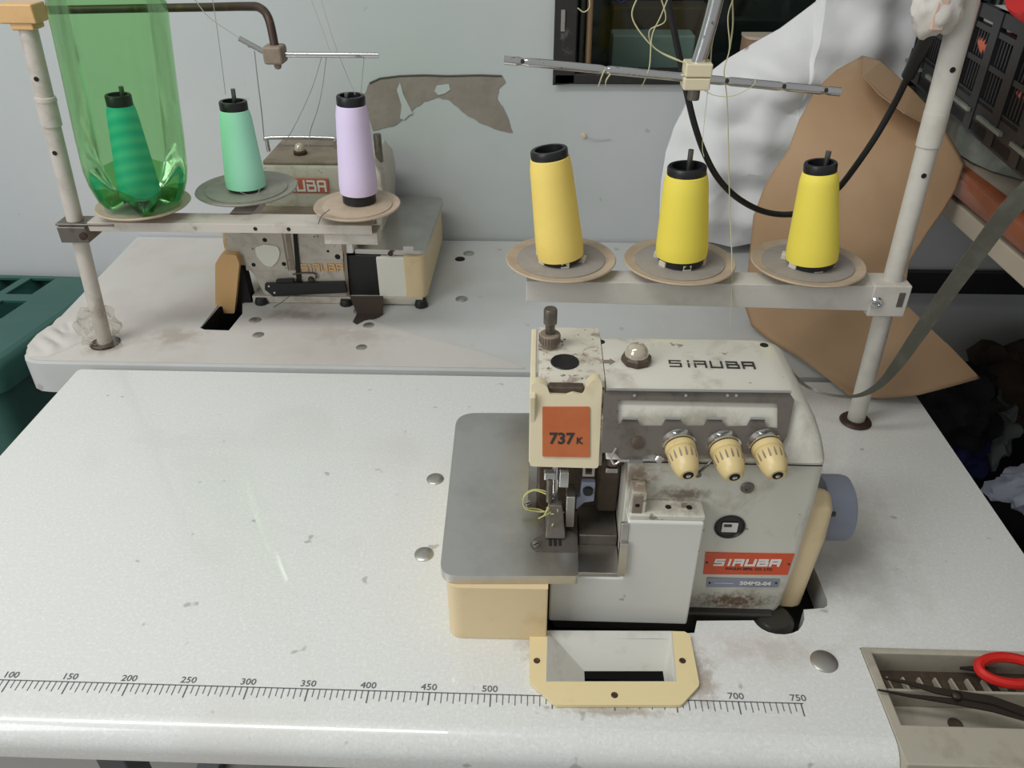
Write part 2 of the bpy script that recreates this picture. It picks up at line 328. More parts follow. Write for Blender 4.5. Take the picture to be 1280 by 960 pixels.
# square stroke letters on a 4 x 5 grid
GL = {'S': [((4, 5), (0, 5), (0, 2.7), (4, 2.7), (4, 0), (0, 0))], 'i': [((2, 0), (2, 2.6)), ((2, 4.5), (2, 5))], 'R': [((0, 0), (0, 3)), ((0, 5), (4, 5), (4, 2.6), (1, 2.6)), ((4, 2.6), (4, 0))],
      'U': [((0, 5), (0, 0), (4, 0), (4, 5))], 'B': [((0, 5), (3.8, 5), (3.8, 2.7), (0, 2.7)), ((3.8, 2.7), (4.2, 2.4), (4.2, 0), (0, 0), (0, 3))], 'A': [((0, 0), (0, 5), (4, 5), (4, 0)), ((0, 2.3), (4, 2.3))]}
def stroke_word(bm, word, p0, p1, up, h, wd, thick=0.0003, slant=0.0):
    p0, p1 = Vector(p0), Vector(p1); x = (p1-p0); Lw = x.length; x.normalize(); up = Vector(up); up = (up-x*up.dot(x)).normalized(); z = x.cross(up)
    adv = [3.4 if c == 'i' else 6 for c in word]; tot = sum(adv)-1.8; s = Lw/tot; cx = 0; ns = 0
    for c, a in zip(word, adv):
        ox = cx-(1 if c == 'i' else 0)
        for st in GL[c]:
            for (ax, ay), (bx, by) in zip(st, st[1:]):
                A = p0+x*((ox+ax)*s+slant*ay)+up*(ay/5*h); B = p0+x*((ox+bx)*s+slant*by)+up*(by/5*h)
                d = (B-A).normalized(); n = z.cross(d)*wd/2; A2, B2 = A-d*wd/2, B+d*wd/2
                lo = [A2-n, B2-n, B2+n, A2+n]
                ns += 1; loft(bm, [lo, [q+z*(thick+ns*2.5e-5) for q in lo]])
        cx += a

# ------------------------------------------------------------ the room
WY = 0.915
bm = bmesh.new()
plate(bm, [(-2.2, WY, -0.76), (2.2, WY, -0.76), (2.2, WY, 1.5), (-2.2, WY, 1.5)],
      [[(0.5515, WY, 0.268), (1.25, WY, 0.268), (1.25, WY, 0.95), (0.5515, WY, 0.95)]], (0, 0.1, 0))
wall = struct(finish('wall_back', bm, 'wall', smooth=False))
bm = bmesh.new(); box(bm, -2.2, 2.2, -1.6, 1.02, -0.80, -0.76); struct(finish('floor', bm, 'floor', smooth=False))
bm = bmesh.new(); box(bm, 1.75, 1.85, -0.3, 0.915, -0.76, 1.5); struct(finish('wall_right', bm, 'wall', smooth=False))  # unseen wall, added to block ambient light on the right corner
# flaked paint patch: bare plaster with a dark edge along its top
pp = [(455, 118), (462, 104), (475, 98), (500, 95), (530, 94), (560, 95), (600, 94), (627, 95), (632, 103), (623, 112), (622, 124), (630, 136), (641, 166), (625, 163), (603, 155), (585, 145), (572, 133), (560, 124), (545, 122), (530, 127), (517, 136), (505, 148), (495, 156), (480, 160), (466, 163), (458, 140)]
bm = bmesh.new(); ol = [atY(x, y, WY-0.0012) for x, y in pp]
ol2 = []
for i, p in enumerate(ol):
    q = ol[(i+1) % len(ol)]
    for k in range(4):
        r = p.lerp(q, k/4); r = r+Vector((random.uniform(-1, 1), 0, random.uniform(-1, 1)))*(0.0011 if k else 0.0005); ol2.append(r)
plate(bm, ol2, [], (0, 0.0010, 0)); finish('bare_plaster_patch', bm, 'plaster', wall, smooth=False)
bm = bmesh.new(); tube(bm, [atY(x, y, WY-0.0015) for x, y in pp[1:8]], 0.0014, 6); finish('patch_dark_edge', bm, 'plaster_dark', wall)
bm = bmesh.new()
fl = [(500, 103), (504, 118), (512, 134), (516, 142), (511, 144), (505, 150), (500, 148), (502, 132), (496, 112)]
plate(bm, [atY(x, y, WY-0.0022) for x, y in fl], [], (0, 0.001, 0))
fl = [(546, 107), (561, 105), (563, 112), (556, 117), (548, 119), (543, 114)]
plate(bm, [atY(x, y, WY-0.0022) for x, y in fl], [], (0, 0.001, 0)); finish('paint_flake', bm, 'wall', wall, smooth=False)
bm = bmesh.new(); c = atY(730, 170, WY-0.004); lathe(bm, [(0.003, 0), (0.0035, 0.004)], c, (0, 1, 0), 10); finish('wall_plug', bm, 'cream', wall)
bm = bmesh.new(); tube(bm, smooth_path([atY(732, 171, WY-0.005), atY(745, 175, WY-0.003), atY(764, 174, WY-0.002)]), 0.0004, 5); finish('plug_wire', bm, 'thread_grey', wall)
# black band along the wall foot on the right
bm = bmesh.new(); box(bm, 1.0, 1.74, 0.895, WY-0.001, -0.085, -0.045); struct(finish('dark_band_1', bm, 'black', bevel=0.003))
# window
win = thing('window_1', '', 'window', (0.9, WY, 0.268)); del win['label'], win['category']; win['kind'] = 'structure'
bm = bmesh.new(); box(bm, 0.552, 0.585, 0.905, 0.955, 0.268, 0.9); box(bm, 0.552, 1.25, 0.905, 0.955, 0.268, 0.283); box(bm, 0.589, 0.596, 0.92, 0.95, 0.283, 0.9)
finish('window_frame', bm, 'frame_dark', win, bevel=0.002)
bm = bmesh.new(); tube(bm, [(0.605, 0.93, 0.283), (0.6, 0.93, 0.9)], 0.005, 10); tube(bm, [(0.985, 0.945, 0.283), (0.985, 0.945, 0.9)], 0.005, 10); finish('window_bar', bm, 'brass', win)
bm = bmesh.new(); box(bm, 0.597, 1.25, 0.95, 0.953, 0.283, 0.9); finish('pane', bm, 'winglass', win, smooth=False)
bm = bmesh.new(); box(bm, 0.560, 0.566, 0.902, 0.905, 0.345, 0.375); finish('hinge', bm, 'capmetal', win)
# dark interior behind the window, boxed in to keep surrounding light out
bm = bmesh.new()
box(bm, 0.45, 1.4, 1.40, 1.42, 0.1, 1.0); box(bm, 0.45, 1.4, 1.016, 1.42, 0.20, 0.22); box(bm, 0.45, 0.47, 1.016, 1.42, 0.2, 1.0); box(bm, 1.38, 1.4, 1.016, 1.42, 0.2, 1.0)
struct(finish('wall_alcove', bm, 'alcove', smooth=False))
bm = bmesh.new(); box(bm, 0.66, 0.84, 1.20, 1.28, 0.22, 0.335); o = finish('cardboard_box', bm, 'brownbox', bevel=0.004); tag(o, 'dim brown box behind the dark window glass', 'box')
bm = bmesh.new(); box(bm, 0.655, 0.80, 1.10, 1.16, 0.22, 0.305); o = finish('pale_carton', bm, 'palebox', bevel=0.004); tag(o, 'pale greenish carton low behind the dark window glass, in front of the brown box', 'box')

# ------------------------------------------------------------ front sewing table
TF, TBK, TL, TR = -0.0475, 0.4727, -0.076, 1.011
ft = thing('sewing_table', 'white speckled sewing table in the foreground with printed ruler along its front edge', 'table', (0.46, 0.2, -0.76))
hp = [(600, 797), (760, 796), (868, 791), (871, 776), (942, 775.5), (946, 781), (952, 786), (960, 790), (970, 792.5), (981, 793), (990, 791.5), (998, 788), (1003, 781), (1005.5, 774), (1004.5, 762), (1030, 760), (1034, 757), (1034, 750), (1022, 720)]
hole1 = [atZ(x, y) for x, y in hp]+[Vector((0.80, 0.20, 0)), Vector((0.795, 0.26, 0)), Vector((0.535, 0.26, 0)), Vector((0.535, 0.14, 0)), Vector((0.49, 0.12, 0))]
ci = [atZ(684, 792), atZ(839, 792.5), atZ(845, 856), atZ(682, 856)]
ins = [Vector((0.5465, 0.0600, 0)), Vector((0.653, 0.0600, 0)), Vector((0.6505, 0.0145, 0)), Vector((0.544, 0.0115, 0))]
outer = rounded([(TL, TF+0.02, 0), (0.815, TF+0.02, 0), (0.815, 0.0565, 0), (1.001, 0.0565, 0), (1.001, TF+0.02, 0), (TR, TF+0.02, 0), (TR, TBK, 0), (TL, TBK, 0)], [0, 0, 0, 0, 0, 0, 0.006, 0.006])
bm = bmesh.new(); plate(bm, outer, [hole1, ins], (0, 0, -0.032))
def nose(x0, x1):
    pr = [(TF+0.02, 0)]+[(TF+0.02-0.02*math.sin(a), -0.02+0.02*math.cos(a)) for a in [math.pi/2*k/6 for k in range(1, 7)]]+[(TF, -0.032), (TF+0.003, -0.035), (TF+0.02, -0.035)]
    loft(bm, [[Vector((x, y, z)) for y, z in pr] for x in (x0, x1)])
nose(TL, 0.815); nose(1.001, TR)
finish('tabletop', bm, 'laminate', ft)
bm = bmesh.new()
box(bm, 0.0, 0.752, -0.0004, 0.0004, 0.0001, 0.0003)
for k in range(4, 151):
    t = k*0.005
    ln = 0.0115 if k % 10 == 0 else 0.0095 if k % 2 == 0 else 0.0075
    wd = 0.0005 if k % 10 == 0 else 0.00032
    box(bm, t-wd, t+wd, -ln, 0, 0.0001, 0.0003)
finish('ruler_marking', bm, 'ink', ft, smooth=False)
for t in (100, 150, 200, 250, 300, 350, 400, 450, 500, 700, 750):
    text('ruler_number', str(t), (t/1000-0.001, 0.0048, 0.0002), (1, 0, 0), (0, 1, 0), 0.0082, 'ink', ft, sx=1.08)
def cap(parent, x, y, r=0.0085, tilt=0.0):
    bm = bmesh.new(); lathe(bm, [(r, 0), (r*0.98, 0.0008), (r*0.86, 0.0016), (r*0.3, 0.0022), (0.0001, 0.0023)], (x, y, 0), (0, 0, 1), 24); return finish('screw_cap', bm, 'capmetal', parent)
for px, py, r in ((544, 599, .0095), (530, 693, .0095), (1030, 827, .0115)):
    p = atZ(px, py); cap(ft, p.x, p.y, r)
for sx in (-0.02, 0.95):
    bm = bmesh.new(); box(bm, sx-0.02, sx+0.02, 0.18, 0.22, -0.74, -0.033); box(bm, sx-0.02, sx+0.02, 0.0, 0.43, -0.76, -0.735); box(bm, sx-0.02, sx+0.02, 0.02, 0.42, -0.05, -0.033); finish('leg', bm, 'legsteel', ft, bevel=0.003)
# chips and scratches of grime lying on the laminate are part of its speckle
# ---- waste chute
ch = thing('waste_chute', 'cream plastic waste chute with funnel opening set in table edge before the front machine', 'chute', (0.6, 0.03, 0))
co = [atZ(662, 792), atZ(662, 856), atZ(694, 885), atZ(851, 885), atZ(874, 860), atZ(862, 797), atZ(855, 793)]
bm = bmesh.new(); plate(bm, [Vector((p.x, p.y, 0.0005)) for p in rounded(co, [0, 0.003, 0.003, 0.003, 0.003, 0.003, 0])+[ci[1], ci[2], ci[3], ci[0]]], [], (0, 0, 0.0035)); finish('rim', bm, 'cream_frame', ch, bevel=0.0008)
top = [Vector((p.x, p.y, 0.004)) for p in ci]; lb, rb_ = atZ(730, 839, -0.018), atZ(829, 839, -0.018)
low = [lb, rb_, Vector((rb_.x, 0.018, -0.018)), Vector((lb.x, 0.018, -0.018))]
bm = bmesh.new(); mid = [t.lerp(l, 0.12) for t, l in zip(top, low)]
loft(bm, [top, low], cap=False)
cc = sum(top, Vector())/4; sm = bm; o = finish('funnel', bm, 'chute_inside', ch, smooth=False); s = o.modifiers.new('t', 'SOLIDIFY'); s.thickness = 0.001; s.offset = 0
bm = bmesh.new(); box(bm, min(p.x for p in low)-0.004, max(p.x for p in low)+0.004, min(p.y for p in low)-0.003, max(p.y for p in low)+0.004, -0.040, -0.037); finish('chute_dark_sheet', bm, 'hole', ch)  # black sheet that paints the darkness below the funnel opening
for px, py in ((671, 826), (853, 826), (768, 869)):
    p = atZ(px, py, 0.004); bm = bmesh.new(); lathe(bm, [(0.0028, 0), (0.0028, 0.0004), (0.0022, 0.0008), (0.0001, 0.0003)], (p.x, p.y, 0.004), n=14); finish('screw', bm, 'rust', ch)

# ---- tool tray at the right
tr = thing('tool_tray', 'grey plastic drawer tray with ribbed divider let into the table front at the right', 'tray', (0.9, 0, -0.05))
x0, x1, yf, yb = 0.8155, 1.0005, TF-0.003, 0.056
bm = bmesh.new()
plate(bm, [(x0, yf, 0.002), (x1, yf, 0.002), (x1, yb, 0.002), (x0, yb, 0.002)], [[(x0+0.008, -0.017, 0.002), (x1-0.006, -0.017, 0.002), (x1-0.006, yb-0.006, 0.002), (x0+0.008, yb-0.006, 0.002)]], (0, 0, -0.040))
finish('tray_wall', bm, 'tray', tr, bevel=0.0015)
bm = bmesh.new(); box(bm, x0+0.001, x1-0.001, yf+0.001, yb-0.001, -0.0385, -0.034); finish('tray_floor', bm, 'tray', tr)
bm = bmesh.new(); box(bm, x0+0.008, x1-0.006, 0.0165, 0.0188, -0.034, -0.003); finish('divider', bm, 'tray', tr)
bm = bmesh.new(); box(bm, x0+0.0078, x1-0.0058, 0.0186, yb-0.0058, -0.0345, -0.021); finish('rear_tray_floor', bm, 'grease', tr)
bm = bmesh.new(); box(bm, x0+0.0078, x1-0.0058, -0.0172, 0.0167, -0.0345, -0.022); finish('front_tray_floor', bm, 'tray', tr, bevel=0.002)
for k in range(12):
    x = x0+0.020+k*0.0135
    bm = bmesh.new(); loft(bm, [[(x+d, 0.0188, -0.030), (x+d, 0.042, -0.030), (x+d, 0.040, -0.016), (x+d, 0.0188, -0.012)] for d in (0, 0.0016)]); finish('rib', bm, 'tray', tr)
bm = bmesh.new(); lathe(bm, [(0.006, 0), (0.006, 0.0008)], (0.879, 0.0, -0.0219), n=16); o = finish('dirt_spot', bm, 'grease', tr)
# thread snips and scissors
def blade(bm, pts, wd, th, nrm=(0, 0, 1)):
    pts = [Vector(p) for p in pts]; nrm = Vector(nrm); R = []
    for i, p in enumerate(pts):
        d = (pts[min(i+1, len(pts)-1)]-pts[max(0, i-1)]).normalized(); s = d.cross(nrm).normalized(); u = s.cross(d)
        w_ = wd[i]; R.append([p-s*w_, p+s*w_, p+s*w_+u*th, p-s*w_+u*th])
    loft(bm, R)
tw = thing('long_tweezers', 'long dark steel tweezers lying across the grey tool tray, points to the left', 'tweezers', (0.9, 0, 0))
bm = bmesh.new(); blade(bm, [atZ(1097, 863, 0.006), atZ(1135, 870, 0.005), atZ(1195, 878, 0.005), atZ(1240, 886, 0.006), atZ(1290, 900, 0.007)], [0.0006, 0.0012, 0.0028, 0.0034, 0.0034], 0.0014); finish('arm', bm, 'iron', tw)
bm = bmesh.new(); blade(bm, [atZ(1106, 849, 0.003), atZ(1130, 853, 0.004), atZ(1170, 864, 0.006), atZ(1240, 876, 0.0075), atZ(1290, 894, 0.0085)], [0.0006, 0.0014, 0.003, 0.004, 0.004], 0.0014); finish('arm', bm, 'iron', tw)
bm = bmesh.new(); lathe(bm, [(0.004, 0), (0.004, 0.003), (0.002, 0.0042)], atZ(1195, 871, 0.0068), n=14); finish('rivet', bm, 'iron', tw)
sc = thing('red_scissors', 'small scissors with red plastic handle lying at the back of the grey tray', 'scissors', (0.95, 0.04, 0))
bm = bmesh.new(); cp = atZ(1262, 838, -0.002); ringp = [cp+Vector((0.025*math.cos(a), 0.0125*math.sin(a), 0.001*math.sin(a))) for a in [2*math.pi*k/28 for k in range(29)]]
tube(bm, ringp, 0.0044, 8, cap=False); finish('handle', bm, 'redplastic', sc)
bm = bmesh.new(); blade(bm, [atZ(1200, 836, -0.014), atZ(1222, 837, -0.008), atZ(1245, 840, -0.003)], [0.0008, 0.003, 0.0034], 0.0014); finish('blade', bm, 'iron', sc)

# ------------------------------------------------------------ front overlock machine
mc = thing('overlock_machine', 'white overlock sewing machine with silver work plate and cream tension knobs on the front table', 'sewing machine', (0.65, 0.15, 0))
XH0, XH1 = 0.528, 0.589          # needle head
# main body: cross-sections at rising heights
def body_ring(z, yF, yB, xL, xR, rc=0.008):
    return rounded([(xL, yF, z), (xR, yF, z), (xR, yB, z), (xL, yB, z)], [0.0015, rc, rc, 0.002], 5)
bm = bmesh.new()
loft(bm, [body_ring(-0.012, 0.100, 0.235, 0.6075, 0.755), body_ring(0.0, 0.0995, 0.238, 0.6075, 0.760), body_ring(0.05, 0.0995, 0.240, 0.6075, 0.7632), body_ring(0.12, 0.0995, 0.240, 0.6075, 0.7648), body_ring(0.166, 0.100, 0.238, 0.6075, 0.7645, 0.010)])
finish('lower_body', bm, 'enamel', mc, bevel=0.001)
bm = bmesh.new(); HS = [(0.1665, 0.1005, 0.238, 0.7645, 0.010), (0.172, 0.1045, 0.238, 0.7640, 0.011), (0.181, 0.111, 0.237, 0.762, 0.012), (0.190, 0.1175, 0.235, 0.7585, 0.014), (0.199, 0.124, 0.231, 0.753, 0.016), (0.205, 0.1285, 0.226, 0.7475, 0.018), (0.2085, 0.1315, 0.221, 0.742, 0.020), (0.210, 0.134, 0.216, 0.7385, 0.020)]
loft(bm, [body_ring(z, yf_, yb_, 0.5895, xr, rc) for z, yf_, yb_, xr, rc in HS])
finish('upper_body', bm, 'enamel', mc)
# recessed mechanism bay between head and cover
bm = bmesh.new(); box(bm, 0.535, 0.6075, 0.150, 0.235, -0.01, 0.160); finish('inner_frame', bm, 'grease', mc, bevel=0.003)
# needle head
bm = bmesh.new()
loft(bm, [rounded([(XH0+0.006, yf_, z), (XH1, yf_, z), (XH1, 0.235, z), (XH0+0.006, 0.235, z)], 0.002) for z, yf_ in ((0.142, 0.122), (0.19, 0.124), (0.200, 0.134), (0.2105, 0.150))])
finish('head_casing', bm, 'enamel_dirty', mc, bevel=0.001)
bm = bmesh.new(); box(bm, XH0-0.0005, XH0+0.0045, 0.122, 0.232, 0.143, 0.2105); finish('head_side_cover', bm, 'cream_light', mc, bevel=0.0012)
# cream face cover on a slightly leaning plane
nF = Vector((0, -1, 0.28)).normalized(); pF = Vector((0.55, 0.112, 0.15))
fc = lambda x, y: atP(x, y, nF, pF)
o1 = [fc(662, 583), fc(748, 585.5), fc(753, 482), fc(751, 474), fc(741, 475), fc(733, 484), fc(729, 494), fc(716, 491), fc(708, 494), fc(687, 493), fc(684, 483), fc(676, 479), fc(664, 479)]
bm = bmesh.new(); plate(bm, rounded(o1, [0.003, 0.003, 0.003, 0.003, 0.003, 0.003, 0.002, 0.001, 0.001, 0.002, 0.003, 0.003, 0.004]), [], nF*-0.016); finish('face_cover', bm, 'cream_light', mc, bevel=0.0016, seg=3)
bm = bmesh.new(); q = fc(708, 486); box(bm, q.x-0.0145, q.x+0.0145, q.y+0.003, q.y+0.012, q.z-0.014, q.z-0.001); finish('head_cavity_dark', bm, 'grease', mc, bevel=0.002)  # dark block standing in for the shaded cavity behind the notch
bm = bmesh.new(); o1 = [fc(678, 570), fc(737, 571), fc(737, 508), fc(678, 508)]; plate(bm, rounded([p+nF*0.0012 for p in o1], 0.0012), [], nF*-0.0014); finish('orange_badge', bm, 'badge', mc, bevel=0.0004)
xd = fc(737, 571)-fc(678, 570)
text('badge_number', '737', tuple(fc(702, 548)+nF*0.0014), xd, (0, 0.27, 1), 0.0135, 'inkdark', mc, bold=0.0004)
text('badge_letter', 'K', tuple(fc(724, 550.5)+nF*0.0014), xd, (0, 0.27, 1), 0.0075, 'inkdark', mc, bold=0.0003)
bm = bmesh.new(); p = atZ(706, 453, 0.2105); lathe(bm, [(0.0118, 0), (0.0122, 0.0006), (0.0118, 0.0012), (0.0001, 0.0014)], p, n=32); finish('rubber_plug', bm, 'black', mc)
p = atZ(687, 433, 0.2105)
bm = bmesh.new(); lathe(bm, [(0.0068, 0), (0.0072, 0.002), (0.0062, 0.0035), (0.0088, 0.0045), (0.0090, 0.0125), (0.0078, 0.0135), (0.0001, 0.0136)], p, n=36)
for v in bm.verts:
    pass
finish('knurled_nut', bm, 'deck_grime', mc)
bm = bmesh.new()
for k in range(22):
    a = 2*math.pi*k/22; q = p+Vector((0.0089*math.cos(a), 0.0089*math.sin(a), 0)); box(bm, q.x-0.0004, q.x+0.0004, q.y-0.0004, q.y+0.0004, p.z+0.005, p.z+0.0122)
finish('knurling', bm, 'steel_dull', mc, smooth=False)
bm = bmesh.new(); lathe(bm, [(0.0042, 0.0136), (0.0042, 0.022), (0.0045, 0.0225), (0.0058, 0.0235), (0.0059, 0.036), (0.0052, 0.0375), (0.0001, 0.0377)], p, n=24); finish('pressure_screw', bm, 'steel_dull', mc)
# oil sight dome
p = atZ(795, 452, 0.210)
bm = bmesh.new(); lathe(bm, [(0.0125, 0), (0.0132, 0.002), (0.0128, 0.0055), (0.0105, 0.0075)], p, n=8); finish('sight_nut', bm, 'grease', mc, bevel=0.0008, smooth=False)
bm = bmesh.new(); lathe(bm, [(0.0100, 0.005), (0.0100, 0.009), (0.0090, 0.0125), (0.0066, 0.0155), (0.0035, 0.017), (0.0001, 0.0173)], p, n=28); finish('sight_dome', bm, 'glass_dome', mc)
# engraved lettering and arrow on the top
bm = bmesh.new(); stroke_word(bm, 'SiRUBA', atZ(838, 458, 0.2102), atZ(944, 461, 0.2102), (0, 1, 0), 0.0092, 0.0015); finish('top_lettering', bm, 'inkdark', mc, smooth=False)
bm = bmesh.new(); stroke_word(bm, 'S', atZ(838, 458, 0.2103), atZ(846, 458.3, 0.2103), (0, 1, 0), 0.002, 0.0002)
a = [atZ(747, 450, .2102), atZ(762, 450, .2102), atZ(762, 448, .2102), atZ(769, 452, .2102), atZ(762, 456, .2102), atZ(762, 454, .2102), atZ(747, 454, .2102)]
bm.free(); bm = bmesh.new(); plate(bm, a, [], (0, 0, 0.0002)); finish('arrow_mark', bm, 'deck_grime', mc, smooth=False)
for px, py in ((751, 428), (955, 432)):
    p = atZ(px, py, 0.2095); bm = bmesh.new(); lathe(bm, [(0.0040, 0), (0.0036, 0.0008), (0.0001, 0.0008)], p, n=16); finish('screw_hole', bm, 'hole', mc)
# tension plate lying on the slanted panel
nP = Vector((0, -0.044, 0.032)).normalized(); pP = Vector((0.65, 0.100, 0.166))+nP*0.004
pl = lambda x, y, off=0.0: atP(x, y, nP, pP+nP*off)
o1 = [pl(755, 493), pl(760, 488), pl(987, 491), pl(993, 500), pl(984, 545), pl(972, 566), pl(880, 568), pl(840, 578), pl(812, 566), pl(800, 574), pl(776, 574), pl(768, 566), pl(752, 566)]
h1 = [pl(772, 500), pl(972, 504), pl(972, 535), pl(957, 533), pl(956, 524), pl(938, 524), pl(934, 532), pl(905, 533), pl(902, 523), pl(884, 523), pl(880, 532), pl(854, 532), pl(850, 523), pl(832, 523), pl(828, 532), pl(800, 532), pl(796, 522), pl(779, 522), pl(775, 530), pl(770, 528)]
bm = bmesh.new(); plate(bm, o1, [h1], nP*-0.0012); finish('tension_plate', bm, 'plate_dark', mc)
bm = bmesh.new(); q = [pl(757, 487, 0.001), pl(988, 490, 0.001)]; tube(bm, [q[0]+nP*0.002, q[1]+nP*0.002], 0.0012, 8)
finish('plate_edge', bm, 'steel', mc)
for x in (787, 841, 893, 947):
    bm = bmesh.new(); tube(bm, [pl(x-9, 523, 0.0015), pl(x+9, 523.5, 0.0015)], 0.0013, 8); finish('thread_guide_lip', bm, 'chrome', mc)
for x in (793, 857, 909, 920):
    bm = bmesh.new(); lathe(bm, [(0.0013, 0), (0.0013, 0.001), (0.0001, 0.0012)], pl(x, 494.5), nP, 10); finish('rivet', bm, 'chrome', mc)
bm = bmesh.new(); lathe(bm, [(0.0052, 0), (0.005, 0.002), (0.0001, 0.0028)], pl(797, 553), nP, 18); finish('screw', bm, 'grease', mc)
# tension knobs
kax = Vector((0.12, -1, -0.22)).normalized()
def knob(px, py):
    p = pl(px, py, 0.0)
    b_ = bmesh.new(); lathe(b_, [(0.0125, -0.006), (0.0128, -0.001), (0.0136, 0.000), (0.0136, 0.0012), (0.006, 0.0016)], p, kax, 28); disc = finish('tension_disc', b_, 'chrome', mc)
    b_ = bmesh.new(); lathe(b_, [(0.0118, 0.002), (0.0124, 0.004), (0.0120, 0.0075), (0.0112, 0.008), (0.0116, 0.0085), (0.0118, 0.013), (0.0110, 0.019), (0.0095, 0.025), (0.0078, 0.029), (0.0060, 0.0305), (0.0036, 0.0305), (0.0034, 0.027), (0.0001, 0.027)], p, kax, 32)
    k = finish('tension_knob', b_, 'knob', mc)
    u, v, d = frame_of(kax); b_ = bmesh.new()
    for j in range(16):
        a = 2*math.pi*j/16; n = u*math.cos(a)+v*math.sin(a); s = d.cross(n)
        R = [[p+d*h+n*(r-0.0006)+s*w_, p+d*h+n*(r+0.0002)+s*w_, p+d*h+n*(r+0.0002)-s*w_, p+d*h+n*(r-0.0006)-s*w_] for h, r, w_ in ((0.0115, 0.0118, 0.0003), (0.015, 0.0116, 0.0007), (0.019, 0.0110, 0.0007))]
        loft(b_, R)
    finish('grip_groove', b_, 'deck_grime', k, smooth=False)
    b_ = bmesh.new(); lathe(b_, [(0.0042, 0.0303), (0.0042, 0.0308), (0.0001, 0.0308)], p, kax, 18); finish('tip_hole', b_, 'hole', k)
    b_ = bmesh.new(); lathe(b_, [(0.0020, 0.0300), (0.0019, 0.0314), (0.0001, 0.0318)], p, kax, 12); finish('stud_tip', b_, 'chrome', k)
for q in ((849, 556), (905, 558), (957, 556)): knob(*q)
bm = bmesh.new(); tube(bm, [pl(772, 576, .003), pl(792, 576, .003), pl(830, 574, .003)], 0.001, 8); tube(bm, smooth_path([pl(770, 560, .003), pl(764, 572, .003), pl(768, 580, .003), pl(774, 577, .003)]), 0.0009, 8)
lathe(bm, [(0.003, 0), (0.003, 0.004), (0.001, 0.005)], pl(823, 574, .003), nP, 12); box(bm, *(lambda a, b: (a.x, b.x, a.y-0.002, a.y+0.001, a.z-0.0016, a.z+0.0016))(pl(786, 575, .004), pl(803, 575, .004))); finish('thread_eyelet', bm, 'steel', mc)
bm = bmesh.new(); tube(bm, [atY(872, 592, .094), atY(888, 578, .096), atY(893, 572, .100)], 0.0011, 8); lathe(bm, [(0.0028, 0), (0.0028, 0.003), (0.001, 0.004)], atY(872, 591, 0.096), (0, -1, 0), 10); finish('thread_eyelet', bm, 'steel_dull', mc)
# seam line of the front casting
FY = 0.0995
fy = lambda x, y, o=0.0: atY(x, y, FY-o)
bm = bmesh.new(); box(bm, 0.6075, 0.7605, FY-0.0004, FY+0.0005, 0.1648, 0.1657); finish('casting_seam', bm, 'inkdark', mc, smooth=False)
# screw, sight glass and name plates on the front
bm = bmesh.new(); lathe(bm, [(0.0052, 0), (0.0056, 0.001), (0.0050, 0.002), (0.0024, 0.0022), (0.002, 0.0012), (0.0001, 0.0012)], fy(934, 609), (0, -1, 0), 22); finish('screw', bm, 'steel_dull', mc)
bm = bmesh.new(); c = fy(912, 658); lathe(bm, [(0.0128, 0), (0.0130, 0.0012), (0.0115, 0.002), (0.0105, 0.0008), (0.0001, 0.0008)], c, (0, -1, 0), 32); finish('gauge_ring', bm, 'black', mc)
bm = bmesh.new(); box(bm, c.x-0.0068, c.x+0.0065, c.y-0.0022, c.y-0.001, c.z-0.0050, c.z+0.0056); finish('oil_gauge_window', bm, 'enamel_clean', mc, bevel=0.0009)
bm = bmesh.new(); box(bm, c.x-0.0055, c.x+0.001, c.y-0.0025, c.y-0.0021, c.z+0.0015, c.z+0.0044); finish('gauge_mark', bm, 'inkdark', mc)
o1 = [fy(879, 717), fy(984, 718), fy(993, 692), fy(882, 690)]
bm = bmesh.new(); plate(bm, [p+Vector((0, -0.0008, 0)) for p in o1], [], (0, 0.0009, 0)); np_ = finish('orange_name_plate', bm, 'orange', mc, smooth=False)
bm = bmesh.new(); stroke_word(bm, 'SiRUBA', fy(893, 706, .0009), fy(973, 706.5, .0009), (0, 0, 1), 0.0064, 0.0020, slant=0.00018); finish('name_lettering', bm, 'white', np_, smooth=False)
text('maker_line', 'KAULIN MFG. CO. LTD', tuple(fy(936, 711.5, .0009)), (1, 0, 0), (0, 0, 1), 0.0038, 'inkdark', np_, bold=0.0001, sx=1.05)
for x, y in ((883.5, 703), (986, 705)):
    bm = bmesh.new(); lathe(bm, [(0.0012, 0), (0.001, 0.0006), (0.0001, 0.0008)], fy(x, y, 0.0008), (0, -1, 0), 10); finish('rivet', bm, 'inkdark', np_)
bm = bmesh.new(); plate(bm, [fy(883, 734, .0008), fy(972, 734, .0008), fy(975, 724, .0008), fy(884, 722.5, .0008)], [], (0, 0.0009, 0)); np2 = finish('model_plate', bm, 'plate_blue', mc, smooth=False)
text('model_number', '504M2-04', tuple(fy(944, 729.5, .0009)), (1, 0, 0), (0, 0, 1), 0.0058, 'white', np2, bold=0.0002, sx=1.15)
bm = bmesh.new(); box(bm, *(lambda a, b: (a.x, b.x, a.y, a.y+0.0003, a.z-0.0002, a.z+0.0002))(fy(893, 729, .0010), fy(917, 729, .0010))); finish('printed_line', bm, 'white', np2, smooth=False)
for x in (887, 970):
    bm = bmesh.new(); lathe(bm, [(0.0011, 0), (0.001, 0.0006), (0.0001, 0.0008)], fy(x, 728.5, 0.0008), (0, -1, 0), 10); finish('rivet', bm, 'inkdark', np2)
